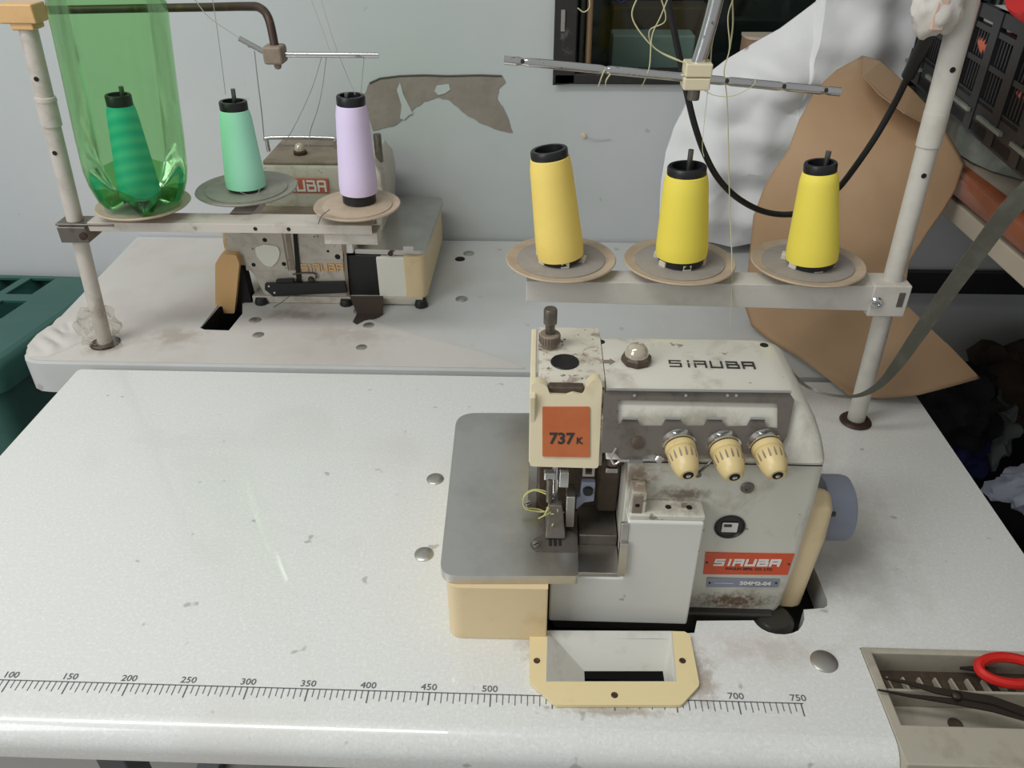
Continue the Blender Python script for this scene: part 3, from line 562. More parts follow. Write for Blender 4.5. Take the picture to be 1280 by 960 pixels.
# looper cover: big white box in front, lower part to the left
CY = 0.0775
bm = bmesh.new(); bm.free(); bm = bmesh.new(); plate(bm, [Vector((x, CY, z)) for x, z in ((0.5475, -0.002), (0.6705, -0.002), (0.6705, 0.121), (0.6085, 0.121), (0.6085, 0.0555), (0.5475, 0.0555))], [], (0, 0.021, 0)); finish('looper_cover', bm, 'enamel_clean', mc, bevel=0.0022, seg=3)
# cover ledge with two holes and hinge block
bm = bmesh.new(); box(bm, 0.6095, 0.671, 0.080, 0.0997, 0.1205, 0.126); finish('cover_ledge', bm, 'enamel', mc, bevel=0.0015)
for px, py in ((834, 634.5), (860, 635)):
    p = atY(px, py, 0.094); bm = bmesh.new(); lathe(bm, [(0.0026, 0), (0.0022, 0.0006), (0.0001, 0.0006)], (p.x, 0.0905, 0.126), n=14); finish('ledge_hole', bm, 'hole', mc)
bm = bmesh.new()
ob = [(0.6085, 0.083, 0.122), (0.6225, 0.083, 0.122), (0.6225, 0.083, 0.147), (0.6105, 0.083, 0.147)]
plate(bm, [Vector(p) for p in ob], [], (0, 0.0165, 0)); finish('hinge_block', bm, 'enamel', mc, bevel=0.0012)
bm = bmesh.new(); box(bm, 0.6115, 0.6195, 0.0822, 0.0835, 0.1235, 0.1445); finish('hinge_recess', bm, 'deck_grime', mc, bevel=0.0008)
bm = bmesh.new(); lathe(bm, [(0.002, 0), (0.0001, 0.0004)], (0.6155, 0.0821, 0.1345), (0, -1, 0), 12); finish('hinge_screw', bm, 'hole', mc)
# steel parts left of the cover
ZP = 0.0738
bm = bmesh.new(); o1 = [(0.5695, 0.0785, 0), (0.606, 0.0785, 0), (0.606, 0.112, 0), (0.5695, 0.112, 0)]
plate(bm, [Vector((x, y, 0.060)) for x, y, z in o1], [], (0, 0, -0.004)); finish('slide_plate', bm, 'steel', mc, bevel=0.0006)
bm = bmesh.new(); box(bm, 0.5725, 0.606, 0.112, 0.150, 0.0, 0.071); finish('bed_block', bm, 'steel_dull', mc, bevel=0.001)
bm = bmesh.new(); box(bm, 0.6035, 0.6095, 0.0762, 0.0800, 0.0715, 0.1195); box(bm, 0.6035, 0.6105, 0.0735, 0.0765, 0.0615, 0.0995); finish('cover_latch', bm, 'steel', mc, bevel=0.0008)
# work plate
bm = bmesh.new()
bl = atZ(571, 516, ZP); fl_ = atZ(549, 720, ZP); fr_ = atZ(723, 720, ZP)
o1 = [tuple(bl), (0.527, bl.y+0.002, ZP), (0.527, 0.140, ZP), (atZ(722, 650, ZP).x, 0.140, ZP), tuple(fr_), tuple(fl_)]
plate(bm, rounded([Vector(p) for p in o1], [0.022, 0.002, 0.001, 0.001, 0.003, 0.016], 7), [], (0, 0, -0.0095)); finish('work_plate', bm, 'steel', mc, bevel=0.0022, seg=3)
bm = bmesh.new()
o1 = [(0.4585, 0.275, 0), (0.525, 0.275, 0), (0.525, 0.150, 0), (0.5455, 0.150, 0), (0.5455, 0.0555, 0), (0.4600, 0.0545, 0)]
plate(bm, rounded([Vector((x, y, 0.0005)) for x, y, z in o1], [0.015, 0.001, 0.001, 0.001, 0.0015, 0.014], 6), [], (0, 0, 0.0635)); finish('bed_box', bm, 'cream', mc, bevel=0.001)
# needle plate with tongue shapes
o1 = [atZ(668, 689, ZP+.0006), atZ(721, 690, ZP+.0006), atZ(722, 671, ZP+.0006), atZ(712, 662, ZP+.0006), atZ(706, 640, ZP+.0006), atZ(680, 636, ZP+.0006), atZ(679, 668, ZP+.0006), atZ(668, 673, ZP+.0006), atZ(662, 680, ZP+.0006)]
bm = bmesh.new(); plate(bm, rounded(o1, 0.002), [], (0, 0, -0.0005)); finish('needle_plate', bm, 'steel_dull', mc)
for px, py in ((670, 680), (660, 629)):
    bm = bmesh.new(); lathe(bm, [(0.0036, 0), (0.0034, 0.001), (0.0001, 0.0012)], atZ(px, py, ZP+0.0006), n=18); s = finish('screw', bm, 'steel', mc)
    p = atZ(px, py, ZP+0.0018); bm = bmesh.new(); box(bm, -0.003, 0.003, -0.0004, 0.0004, -0.0002, 0.0002, Matrix.Translation(p) @ Matrix.Rotation(0.6, 4, 'Z')); finish('slot', bm, 'hole', s)
bm = bmesh.new()
for x in (688, 694, 700):
    p = atZ(x, 677, ZP+0.0007); box(bm, p.x-0.0013, p.x+0.0013, p.y-0.005, p.y+0.005, p.z, p.z+0.0003)
finish('feed_slot', bm, 'hole', mc, smooth=False)
# presser foot, needle bar and clamps
bm = bmesh.new(); f = atZ(694, 662, ZP+0.002)
loft(bm, [rounded([(f.x-a, f.y-b, ZP+h), (f.x+a, f.y-b, ZP+h), (f.x+a, f.y+c_, ZP+h), (f.x-a, f.y+c_, ZP+h)], 0.0012) for h, a, b, c_ in ((0.0012, 0.0085, 0.011, 0.018), (0.005, 0.0085, 0.009, 0.018), (0.010, 0.0075, 0.004, 0.016), (0.022, 0.0065, 0.002, 0.012), (0.030, 0.005, 0.000, 0.010))]); finish('presser_foot', bm, 'plate_dark', mc, bevel=0.001)
bm = bmesh.new(); tube(bm, [(0.551, 0.126, 0.10), (0.551, 0.126, 0.146)], 0.0035, 14); tube(bm, [(0.549, 0.118, 0.076), (0.5495, 0.122, 0.11)], 0.0012, 8); finish('needle_bar', bm, 'chrome', mc)
bm = bmesh.new(); box(bm, 0.5405, 0.5505, 0.1165, 0.124, 0.1285, 0.1365); finish('needle_clamp', bm, 'chrome', mc, bevel=0.0015)
bm = bmesh.new(); tube(bm, [(0.5455, 0.118, 0.105), (0.5455, 0.118, 0.13)], 0.0028, 12); finish('presser_bar', bm, 'steel_dull', mc)
bm = bmesh.new(); box(bm, 0.5535, 0.5615, 0.1155, 0.122, 0.122, 0.139); finish('thread_take_up', bm, 'chrome', mc, bevel=0.001)
bm = bmesh.new(); plate(bm, [(0.573, 0.1195, 0.132), (0.583, 0.1195, 0.132), (0.583, 0.1195, 0.146), (0.573, 0.1195, 0.146)], [[(0.5752, 0.1195, 0.1345), (0.5808, 0.1195, 0.1345), (0.5808, 0.1195, 0.1445), (0.5752, 0.1195, 0.1445)]], (0, 0.003, 0)); finish('thread_loop_guard', bm, 'steel', mc)
bm = bmesh.new(); box(bm, 0.560, 0.5675, 0.112, 0.130, 0.080, 0.115); finish('knife_holder', bm, 'steel', mc, bevel=0.001)
bm = bmesh.new(); plate(bm, [(0.569, 0.121, 0.092), (0.576, 0.121, 0.101), (0.5845, 0.121, 0.103), (0.5845, 0.121, 0.124), (0.573, 0.121, 0.124), (0.572, 0.121, 0.108), (0.569, 0.121, 0.106)], [], (0, 0.006, 0)); finish('knife_bracket', bm, 'bluegrey', mc, bevel=0.0008)
bm = bmesh.new(); lathe(bm, [(0.0045, 0), (0.0042, 0.003), (0.0001, 0.0036)], (0.5785, 0.121, 0.1155), (0, -1, 0), 18); finish('screw', bm, 'black', mc)
bm = bmesh.new(); loft(bm, [rounded([(a, 0.135, z), (b, 0.135, z), (b, 0.16, z), (a, 0.16, z)], 0.003) for z, a, b in ((0.078, 0.589, 0.606), (0.10, 0.587, 0.6065), (0.13, 0.588, 0.6072), (0.142, 0.592, 0.6072))]); finish('oily_bracket', bm, 'grease', mc, bevel=0.002)
bm = bmesh.new(); lathe(bm, [(0.005, 0), (0.005, 0.02), (0.003, 0.022)], (0.5975, 0.115, 0.150), (0, 0.1, 1), 14); finish('side_stud', bm, 'grease', mc)
bm = bmesh.new(); box(bm, 0.592, 0.602, 0.117, 0.121, 0.138, 0.143); finish('bracket_clip', bm, 'steel', mc, bevel=0.0008)
bm = bmesh.new(); box(bm, 0.5895, 0.6075, 0.125, 0.15, 0.140, 0.1665); finish('shadow_gap_block', bm, 'grease', mc, bevel=0.001)  # dark block that paints the shadow gap below the upper body
# belt cover and hand wheel
def yz_ring(x, ya, yb, za, zb, r): return rounded([(x, ya, za), (x, yb, za), (x, yb, zb), (x, ya, zb)], r, 5)
bm = bmesh.new()
def bcr(x, k, dx): return [(x+dx*0.4, 0.108+k, -0.012), (x+dx*0.4, 0.175-k, -0.012), (x+dx, 0.185-k, 0.05), (x+dx, 0.172-k, 0.078-k), (x+dx, 0.150-k*0.5, 0.103-k), (x+dx, 0.124+k*0.5, 0.120-k), (x+dx, 0.108+k, 0.112-k), (x+dx, 0.106+k, 0.07)]
loft(bm, [bcr(0.7600, 0, 0.0), bcr(0.772, 0, 0.002), bcr(0.777, 0.002, 0.006), bcr(0.780, 0.010, 0.008)])
finish('belt_cover', bm, 'cream', mc, bevel=0.004, seg=3)
hc = Vector((0.7985, 0.172, 0.0565)); R_ = 0.0312
bm = bmesh.new(); lathe(bm, [(0.020, -0.02), (0.020, 0), (R_*0.97, 0.002), (R_, 0.004), (R_, 0.022), (R_*0.96, 0.0265), (R_*0.85, 0.0285), (0.02, 0.0285), (0.018, 0.025), (0.0001, 0.025)], hc, (1, 0, 0), 44); hw = finish('hand_wheel', bm, 'bluegrey', mc)
bm = bmesh.new(); box(bm, 0.7995, 0.8030, 0.1400, 0.1425, 0.074, 0.078); finish('timing_mark', bm, 'inkdark', hw, smooth=False)
# cast base inside the cut-out and a black box added under it to darken the opening
bm = bmesh.new(); box(bm, 0.552, 0.752, 0.092, 0.245, -0.03, -0.004); finish('base_casting', bm, 'underbase', mc, bevel=0.003)
q = atZ(974, 778, -0.006); bm = bmesh.new(); lathe(bm, [(0.018, -0.03), (0.018, -0.006), (0.014, -0.001), (0.0001, 0.0002)], (q.x-0.002, q.y+0.008, q.z), n=28); finish('base_foot', bm, 'underbase', mc)
bm = bmesh.new(); box(bm, 0.53, 0.81, 0.066, 0.27, -0.09, -0.036); finish('cutout_dark_box', bm, 'hole', mc, bevel=0.004)

# threads at the needle
bm = bmesh.new()
for k in range(5):
    s = random.uniform(-3, 3)
    tube(bm, smooth_path([atZ(690, 655+s, .085), atZ(700+s, 632, .095), atZ(688, 618+s, .10), atZ(668, 612+s/2, .095), atZ(655, 620+s/2, .088), atZ(656, 634+s/2, .083), atZ(672, 637+s, .079), atZ(682, 640, .079)]), 0.0004, 5)
o = finish('thread_tangle', bm, 'thread_yel'); tag(o, 'loop of greenish yellow thread hanging at the front machine needle', 'thread')
bm = bmesh.new()
for k in range(16):
    c = atZ(688+random.uniform(-6, 6), 628+random.uniform(-7, 12), .098); tube(bm, smooth_path([c, c+Vector((random.uniform(-.006, .006), random.uniform(-.004, 0), random.uniform(-.008, .006))), c+Vector((random.uniform(-.01, .01), -.003, random.uniform(-.012, .0)))], 4), 0.0006, 5)
tag(finish('thread_lint', bm, 'thread_yel'), 'yellow thread waste caught around the front presser foot', 'lint', kind='stuff')

# ------------------------------------------------------------ thread stands
def cone(name, base, top, rb, rt, m, label, group=None, cb=0.05, ct=0.075):
    base, top = Vector(base), Vector(top); d = top-base; H = d.length; d.normalize()
    t = thing(name, label, 'thread cone', base, group)
    b_ = bmesh.new(); hs = [cb+(1-cb-ct)*k/10 for k in range(11)]
    prof = [(rb*0.86, H*cb-0.001)]+[(rb+(rt-rb)*((h-cb)/(1-cb-ct))-(0.0012 if k in (0, 10) else 0), H*h) for k, h in enumerate(hs)]+[(rt*0.8, H*(1-ct)+0.002)]
    lathe(b_, prof, base, d, 40, cap=False); finish('wound_thread', b_, m, t)
    b_ = bmesh.new(); rc, rk = rb*0.86, rt*0.90
    lathe(b_, [(rc*0.9, 0), (rc, 0.001), (rc*0.98, H*cb+0.004), (rk*0.9, H*(1-ct)-0.004), (rk, H*(1-ct)), (rk, H-0.0015), (rk*0.95, H), (rk*0.76, H), (rk*0.74, H-0.012), (rk*0.7, H-0.02), (0.0001, H-0.02)], base, d, 32)
    finish('core', b_, 'black', t); return t
def disc_part(parent, c, r, rim_m, pad_m, clips=True, name='spool_disc'):
    b_ = bmesh.new(); lathe(b_, [(0.006, -0.006), (0.008, -0.002), (r*0.6, -0.0015), (r*0.96, 0.0), (r, 0.0022), (r*0.985, 0.0035), (r*0.88, 0.0020), (r*0.84, 0.0012), (0.0001, 0.0012)], c, (0, 0, 1), 56)
    dk = finish(name, b_, rim_m, parent)
    b_ = bmesh.new(); lathe(b_, [(r*0.80, 0.0013), (r*0.80, 0.0023), (r*0.77, 0.0026), (0.0001, 0.0026)], c, (0, 0, 1), 56); finish('disc_pad', b_, pad_m, dk)
    if clips:
        b_ = bmesh.new()
        for k in range(6):
            a = -math.pi/2+k*math.pi/3+0.15
            mm = Matrix.Translation(Vector(c)) @ Matrix.Rotation(a, 4, 'Z'); box(b_, 0.019, 0.0280, -0.0046, 0.0046, 0.0026, 0.0090, mm)
        finish('cone_clip', b_, 'clip', dk, bevel=0.0006)
    return dk

ts = thing('thread_stand', 'white thread stand with three cream discs on the front table right of the machine', 'thread stand', (0.917, 0.3877, 0))
PB = Vector((0.9169, 0.3877, 0)); PT = PB+(atY(1208, 0, 0.3877)-PB)*(0.62/atY(1208, 0, 0.3877).z)
pt = lambda z: PB.lerp(PT, z/0.62)
bm = bmesh.new(); lathe(bm, [(0.0175, 0), (0.0185, 0.0015), (0.0165, 0.004), (0.0105, 0.005), (0.0105, 0.003)], PB, n=30); finish('base_washer', bm, 'rust', ts)
bm = bmesh.new(); tube(bm, [pt(-0.03), pt(0.365)], 0.0100, 24); finish('lower_pole', bm, 'stand', ts)
bm = bmesh.new(); lathe(bm, [(0.0102, 0), (0.0114, 0.0005), (0.0114, 0.033), (0.0102, 0.034)], pt(0.332), PT-PB, 24); finish('pole_sleeve', bm, 'stand', ts, bevel=0.0005)
bm = bmesh.new(); tube(bm, [pt(0.36), pt(0.60)], 0.0112, 24); finish('upper_pole', bm, 'stand', ts)
for z, r in ((0.306, 0.0102), (0.405, 0.0114)):
    bm = bmesh.new(); lathe(bm, [(0.0026, 0), (0.0024, 0.0006), (0.0001, 0.0006)], pt(z)+Vector((-0.001, -r+0.0002, 0)), (-0.05, -1, 0), 14); finish('pole_hole', bm, 'hole', ts)
# cross bar
bm = bmesh.new(); BY0, BY1, BZ0, BZ1 = 0.372, 0.402, 0.160, 0.1885
bz = lambda x: -0.004*(x-0.52)/0.42
ring = lambda x: [(x, BY0, BZ0+0.004+bz(x)*1.5), (x, BY0, BZ1), (x, BY1, BZ1), (x, BY1, BZ0+0.004+bz(x)*1.5), (x, BY1-0.0016, BZ0+0.004+bz(x)*1.5), (x, BY1-0.0016, BZ1-0.0016), (x, BY0+0.0016, BZ1-0.0016), (x, BY0+0.0016, BZ0+0.004+bz(x)*1.5)]
loft(bm, [ring(0.520), ring(0.924)]); finish('cross_bar', bm, 'stand', ts, bevel=0.0008)
bm = bmesh.new(); box(bm, 0.888, 0.9275, BY0-0.0015, BY1+0.0015, 0.1525, BZ1+0.001); finish('end_bracket', bm, 'stand', ts, bevel=0.0016)
bm = bmesh.new(); q = atY(1095, 378, BY0-0.002); lathe(bm, [(0.0062, 0), (0.0066, 0.001), (0.0052, 0.003), (0.003, 0.0034), (0.0028, 0.0024), (0.0001, 0.0024)], q, (0, -1, 0), 22); finish('bracket_bolt', bm, 'chrome', ts)
bm = bmesh.new(); q = atY(1126, 375, BY0-0.0016); box(bm, q.x-0.0032, q.x+0.0032, q.y-0.0006, q.y+0.001, q.z-0.0085, q.z+0.0085); finish('bracket_slot', bm, 'steel_dull', ts, bevel=0.0004)
DISC = [(701, 325), (849, 328), (1009, 330)]
DC = []
for k, (x, y) in enumerate(DISC):
    c = atZ(x, y, 0.197); DC.append(c); disc_part(ts, c, 0.0605, 'disc', 'disc_in')
    bm = bmesh.new(); lathe(bm, [(0.007, 0), (0.007, 0.006), (0.004, 0.008)], (c.x, c.y-0.008 if c.y > 0.4 else c.y, 0.1875), n=16); finish('disc_boss', bm, 'pinmetal', ts)
C1 = cone('yellow_thread_cone', (DC[0].x+0.0, DC[0].y-0.006, 0.2000), tuple(atY(686, 186, DC[0].y-0.002)), 0.0262, 0.0213, 'yellow_warm', 'warm yellow thread cone leaning left on the leftmost disc of the front stand', 'yellow thread cones', cb=0.045)
C2 = cone('yellow_thread_cone', (DC[1].x+0.001, DC[1].y-0.004, 0.2000), tuple(atY(859, 207, DC[1].y-0.002)), 0.0283, 0.0222, 'yellow', 'squat lemon yellow thread cone on middle disc of the front stand', 'yellow thread cones', cb=0.085, ct=0.085)
C3 = cone('yellow_thread_cone', (DC[2].x+0.002, DC[2].y-0.006, 0.2000), tuple(atY(1026, 203, DC[2].y-0.002)), 0.0278, 0.0182, 'yellow', 'slim lemon yellow thread cone on the disc nearest the white post', 'yellow thread cones', cb=0.065, ct=0.085)
for k, (x, y, zl) in enumerate(((694, 200, 0.0), (864, 187, 0), (1036, 189, 0))):
    q = atY(x, y, DC[k].y+0.004)
    bm = bmesh.new(); tube(bm, [(q.x-0.001 if k else DC[0].x-0.004, DC[k].y, 0.1998), q], 0.0028, 12); finish('spool_pin', bm, 'pinmetal', ts)
# thread guide
G0, G1 = atY(630, 75, 0.40), atY(1050, 115, 0.40); GC = atY(870, 94, 0.40)
bm = bmesh.new(); gp = []; gr = []
holes = [0.055, 0.30, 0.66, 0.83, 0.955]
for k in range(121):
    t = k/120; gp.append(G0.lerp(G1, t)+Vector((0, 0, 0))); gr.append(0.0042-0.0012*max(0, 1-min(abs(t-h) for h in holes)/0.012))
tube(bm, gp, gr, 16); gb = finish('guide_bar', bm, 'chrome', ts)
for h in holes[:1]+holes[2:]:
    bm = bmesh.new(); p = G0.lerp(G1, h); lathe(bm, [(0.0022, 0), (0.0018, 0.0004), (0.0001, 0.0004)], p+Vector((0, -0.0032, 0.001)), (0, -1, 0.3), 14); finish('guide_hole', bm, 'iron', gb)
bm = bmesh.new(); box(bm, GC.x-0.0125, GC.x+0.0125, 0.388, 0.412, GC.z-0.0115, GC.z-0.0003); box(bm, GC.x-0.0120, GC.x+0.0130, 0.388, 0.412, GC.z+0.0003, GC.z+0.0125); finish('guide_clamp', bm, 'cream_light', ts, bevel=0.0015)
bm = bmesh.new(); lathe(bm, [(0.0055, -0.011), (0.0058, -0.009), (0.0058, 0.001)], (GC.x, 0.40, GC.z-0.0115), n=18); finish('clamp_bolt', bm, 'steel_dull', ts)
rt_ = atY(895, 0, 0.40)
bm = bmesh.new(); tube(bm, smooth_path([GC+Vector((0.000, 0, 0.008)), GC.lerp(rt_, 0.5), rt_, rt_+Vector((0.006, 0, 0.06)), rt_+Vector((0.02, 0, 0.10)), rt_+Vector((0.06, -0.002, 0.125)), Vector((0.80, 0.395, 0.592)), Vector((0.915, 0.388, 0.592))], 8), 0.0068, 18); finish('guide_arm', bm, 'chrome', ts)
bm = bmesh.new(); box(bm, 0.883, 0.919, 0.370, 0.405, 0.575, 0.61); finish('arm_clamp', bm, 'cream_light', ts, bevel=0.002)
# tape bundle tied to the post
bm = bmesh.new(); c = atY(1172, 2, 0.372)
def lump(bm, c, r, sc_, seed, amp=0.3, sub=3, freq=1.6):
    r_ = bmesh.ops.create_icosphere(bm, subdivisions=sub, radius=1)
    for v in r_['verts']:
        d = v.co.normalized(); nn = noise.noise(d*freq+Vector((seed, 0, 0)))+0.5*noise.noise(d*freq*2.3+Vector((0, seed, 0)))
        v.co = Vector(c)+Vector((d.x*sc_[0], d.y*sc_[1], d.z*sc_[2]))*r*(1+amp*nn)
lump(bm, c, 0.023, (1.0, 0.8, 1.2), 3, 0.25, 4, 1.7); tb = finish('tape_bundle', bm, 'tape', ts)
bm = bmesh.new(); c = atY(1173, 20, 0.358); loft(bm, [[c+Vector((a*r, b*0.004, h)) for a, b in ((-1, -1), (1, -1), (1, 1), (-1, 1))] for h, r in ((-0.011, 0.005), (0, 0.006), (0.014, 0.0045))]); finish('tape_tail', bm, 'skin_tape', tb, bevel=0.001)

# ---- left stand on the rear table
ls = thing('thread_stand', 'older grey-white thread stand with rusty guide rod on the rear table', 'thread stand', (-0.07, 0.538, 0))
LB, LT = Vector((-0.0700, 0.5384, 0)), Vector((-0.0372, 0.5384, 0.437)); lp = lambda z: LB.lerp(LT, z/0.437)
bm = bmesh.new(); lathe(bm, [(0.019, 0), (0.020, 0.002), (0.012, 0.004)], LB, n=28); finish('base_washer', bm, 'rust', ls)
bm = bmesh.new(); tube(bm, [lp(-0.03), lp(0.335)], 0.0098, 22); finish('lower_pole', bm, 'stand_l', ls)
bm = bmesh.new(); lathe(bm, [(0.0100, 0), (0.0116, 0.0005), (0.0116, 0.033), (0.0100, 0.034)], lp(0.302), LT-LB, 22); lathe(bm, [(0.0100, 0), (0.0122, 0.0005), (0.0122, 0.003), (0.01, 0.0035)], lp(0.33), LT-LB, 22); finish('pole_sleeve', bm, 'stand_l', ls)
bm = bmesh.new(); tube(bm, [lp(0.33), lp(0.432)], 0.0100, 22); finish('upper_pole', bm, 'stand_l', ls)
for z in (0.272, 0.357):
    bm = bmesh.new(); lathe(bm, [(0.0028, 0), (0.0026, 0.0006), (0.0001, 0.0006)], lp(z)+Vector((0.001, -0.0098, 0)), (0.1, -1, 0), 14); finish('pole_hole', bm, 'hole', ls)
bm = bmesh.new(); box(bm, -0.075, 0.0, 0.524, 0.552, 0.181, 0.184); box(bm, -0.072, -0.036, 0.520, 0.556, 0.160, 0.181); finish('bar_bracket', bm, 'steel_dull', ls, bevel=0.001)
bm = bmesh.new(); lathe(bm, [(0.005, 0), (0.0048, 0.003), (0.0001, 0.0036)], (-0.040, 0.520, 0.170), (0, -1, 0), 16); finish('bracket_bolt', bm, 'rust', ls)
bm = bmesh.new(); ring = lambda x: [(x, 0.525, 0.174), (x, 0.525, 0.186), (x, 0.560, 0.186), (x, 0.560, 0.174), (x, 0.558, 0.174), (x, 0.558, 0.184), (x, 0.527, 0.184), (x, 0.527, 0.174)]
loft(bm, [ring(-0.034), ring(0.325)]); finish('cross_bar', bm, 'stand_l', ls, bevel=0.0006)
bm = bmesh.new(); box(bm, 0.135, 0.165, 0.556, 0.615, 0.176, 0.186); finish('side_arm', bm, 'stand_l', ls, bevel=0.001)
bm = bmesh.new(); box(bm, 0.262, 0.330, 0.530, 0.556, 0.158, 0.1745); finish('bar_end_block', bm, 'stand_l', ls, bevel=0.001)
for px in (240, 316, 358):
    bm = bmesh.new(); q = atY(px, 270, 0.525); lathe(bm, [(0.0026, 0), (0.0022, 0.0008), (0.0001, 0.001)], (q.x, 0.5250, 0.180), (0, -1, 0), 12); finish('rivet', bm, 'capmetal' if px == 240 else 'hole', ls)
LD = [(180, 256, 0.0575, 'disc', 'disc_grey'), (309, 237, 0.066, 'disc_grey', 'disc_grey'), (447, 258, 0.0545, 'disc', 'disc')]
LC = []
for x, y, r, a, b in LD:
    c = atZ(x, y, 0.198); LC.append(c); disc_part(ls, c, r, a, b, clips=False)
    bm = bmesh.new(); lathe(bm, [(0.008, 0), (0.008, 0.008), (0.005, 0.0105)], (c.x, c.y, 0.186), n=16); finish('disc_boss', bm, 'rust', ls)
cone('mint_thread_cone', (LC[1].x+0.001, LC[1].y-0.004, 0.2010), tuple(atY(291, 126, LC[1].y)), 0.0262, 0.0192, 'mint', 'mint green thread cone standing free on the middle disc of the rear stand', cb=0.035, ct=0.10)
cone('lilac_thread_cone', (LC[2].x+0.001, LC[2].y+0.010, 0.2010), tuple(atY(438, 119, LC[2].y+0.010)), 0.0245, 0.0190, 'lilac', 'lilac thread cone on the right disc of the rear stand', cb=0.10, ct=0.085)
cone('teal_thread_cone', (LC[0].x+0.0, LC[0].y-0.002, 0.2080), tuple(atY(147, 118, LC[0].y)), 0.0255, 0.0165, 'teal', 'teal green thread cone inside the cut green plastic bottle', cb=0.03, ct=0.10)
for k, (x, y) in enumerate(((151, 108), (291, 111), (433, 116))):
    q = atY(x, y, LC[k].y+0.002); bm = bmesh.new(); tube(bm, [(LC[k].x-0.001, LC[k].y, 0.2), q], 0.0028, 12); finish('spool_pin', bm, 'pinmetal', ls)
# cut bottle over the left disc: five-lobed base standing on the disc
bt = thing('plastic_bottle', 'cut translucent green plastic bottle with lobed base standing on the left disc', 'bottle', LC[0]+Vector((0, 0, 0.004)))
bm = bmesh.new(); b0 = LC[0]+Vector((0.0, -0.004, 0.0035)); b1 = atY(134, 0, 0.53); ax = (b1-b0); bl = ax.length; ax.normalize(); u, v, d = frame_of(ax)
rings = []; n = 60
pr = [(0.004, 0.012), (0.012, 0.010), (0.026, 0.004), (0.037, 0.0), (0.044, 0.003), (0.052, 0.016), (0.0575, 0.034), (0.0595, 0.05), (0.0600, 0.09), (0.0598, 0.16), (0.0600, 0.22), (0.0605, 0.235), (0.0590, 0.245), (0.060, 0.26), (0.060, 0.32)]
for r, h in pr:
    ring = []
    for k in range(n):
        a = 2*math.pi*k/n; lob = 0.5+0.5*math.cos(5*a+0.6); f_ = max(0, 1-h/0.055) if r > 0.02 else 0
        rr = r*(1-0.16*(1-lob)*f_); hh = h+0.020*(1-lob)*f_*(r/0.045)
        ring.append(b0+(u*math.cos(a)+v*math.sin(a))*rr+d*hh)
    rings.append(ring)
loft(bm, rings, cap=False); bm.faces.new([v_ for v_ in bm.verts[:0]]) if False else None
bo_ = finish('bottle_body', bm, 'bottle', bt)
bm = bmesh.new(); loft(bm, [[p+(b0+d*0.03-p)*0.04 for p in r] for r in rings[:7]], cap=False); finish('bottle_base', bm, 'bottle_thick', bt)
# rusty guide rod and guides
bm = bmesh.new(); gz = atY(30, 14, 0.538); q1 = atY(308, 8, 0.575); q2 = atY(325, 10, 0.565); q3 = atY(336, 24, 0.55); q4 = atY(344, 60, 0.54)
tube(bm, smooth_path([atY(-60, 17, 0.50), atY(20, 14, 0.545), atY(70, 12.5, 0.60), atY(120, 11.5, 0.612), atY(200, 10, 0.612), atY(260, 9, 0.60), q1, q2, q3, q4], 6), 0.0047, 14); finish('guide_rod', bm, 'rust', ls)
bm = bmesh.new(); box(bm, gz.x-0.024, gz.x+0.018, 0.524, 0.552, gz.z-0.011, gz.z+0.009); box(bm, gz.x-0.014, gz.x+0.012, 0.526, 0.550, gz.z-0.018, gz.z-0.010); finish('rod_clamp', bm, 'peach', ls, bevel=0.002)
q = atY(345, 68, 0.54); bm = bmesh.new(); box(bm, q.x-0.012, q.x+0.010, 0.528, 0.552, q.z-0.009, q.z+0.010); lathe(bm, [(0.004, -0.016), (0.0045, -0.008)], q, n=12); finish('guide_clamp', bm, 'deck_grime', ls, bevel=0.003)
bm = bmesh.new(); tube(bm, [q+Vector((0.008, 0, 0)), atY(473, 69, 0.54)], 0.0030, 12); finish('guide_bar', bm, 'chrome', ls)
bm = bmesh.new(); tube(bm, [q+Vector((-0.008, 0, 0)), atY(299, 48, 0.54)], 0.0030, 12); finish('guide_bar', bm, 'chrome', ls)
# crumpled clear wrap round the pole foot
bm = bmesh.new(); lump(bm, LB+Vector((0, -0.004, 0.028)), 0.027, (0.9, 0.75, 1.2), 11, 0.6, 4, 2.0)
for v in bm.verts: v.co.z = max(v.co.z, 0.0045)
tag(finish('plastic_wrap', bm, 'wrap'), 'crumpled clear plastic wrapped around the foot of the rear stand', 'wrap')

# ------------------------------------------------------------ rear table
rtb = thing('sewing_table', 'dusty rear sewing table against the wall carrying the older machine', 'table', (0.3, 0.7, -0.76))
bm = bmesh.new()
rh = [atZ(251, 410), atZ(256, 412), atZ(286, 413), atZ(303, 392), atZ(303, 376), atZ(274, 383)]
plate(bm, rounded([(-0.168, 0.4845, 0), (1.0, 0.4845, 0), (1.0, 0.909, 0), (-0.185, 0.909, 0)], [0.035, 0.005, 0.002, 0.002]), [rh], (0, 0, -0.046)); finish('tabletop', bm, 'rear_top', rtb, bevel=0.003)
bm = bmesh.new(); cq = sum(rh, Vector())/len(rh); loft(bm, [[cq+(p-cq)*0.985+Vector((0, 0, z)) for p in rh] for z in (-0.0006, -0.046)], cap=False); finish('slot_shade', bm, 'hole', rtb)  # black lining added to paint the inside of the slot dark
bm = bmesh.new(); box(bm, 0.03, 0.13, 0.56, 0.72, -0.07, -0.0465); finish('slot_dark_box', bm, 'hole', rtb)  # black box added below so the slot looks dark
for px, py, r in ((577, 374, .0095), (461, 407.5, .009), (452, 435, .0085), (323, 419.5, .009), (319, 401, .010), (586, 317, .0095), (575, 324, .0085)):
    p = atZ(px, py); c = cap(rtb, p.x, p.y, r)
    if px == 575: c.data.materials[0] = M['hole']
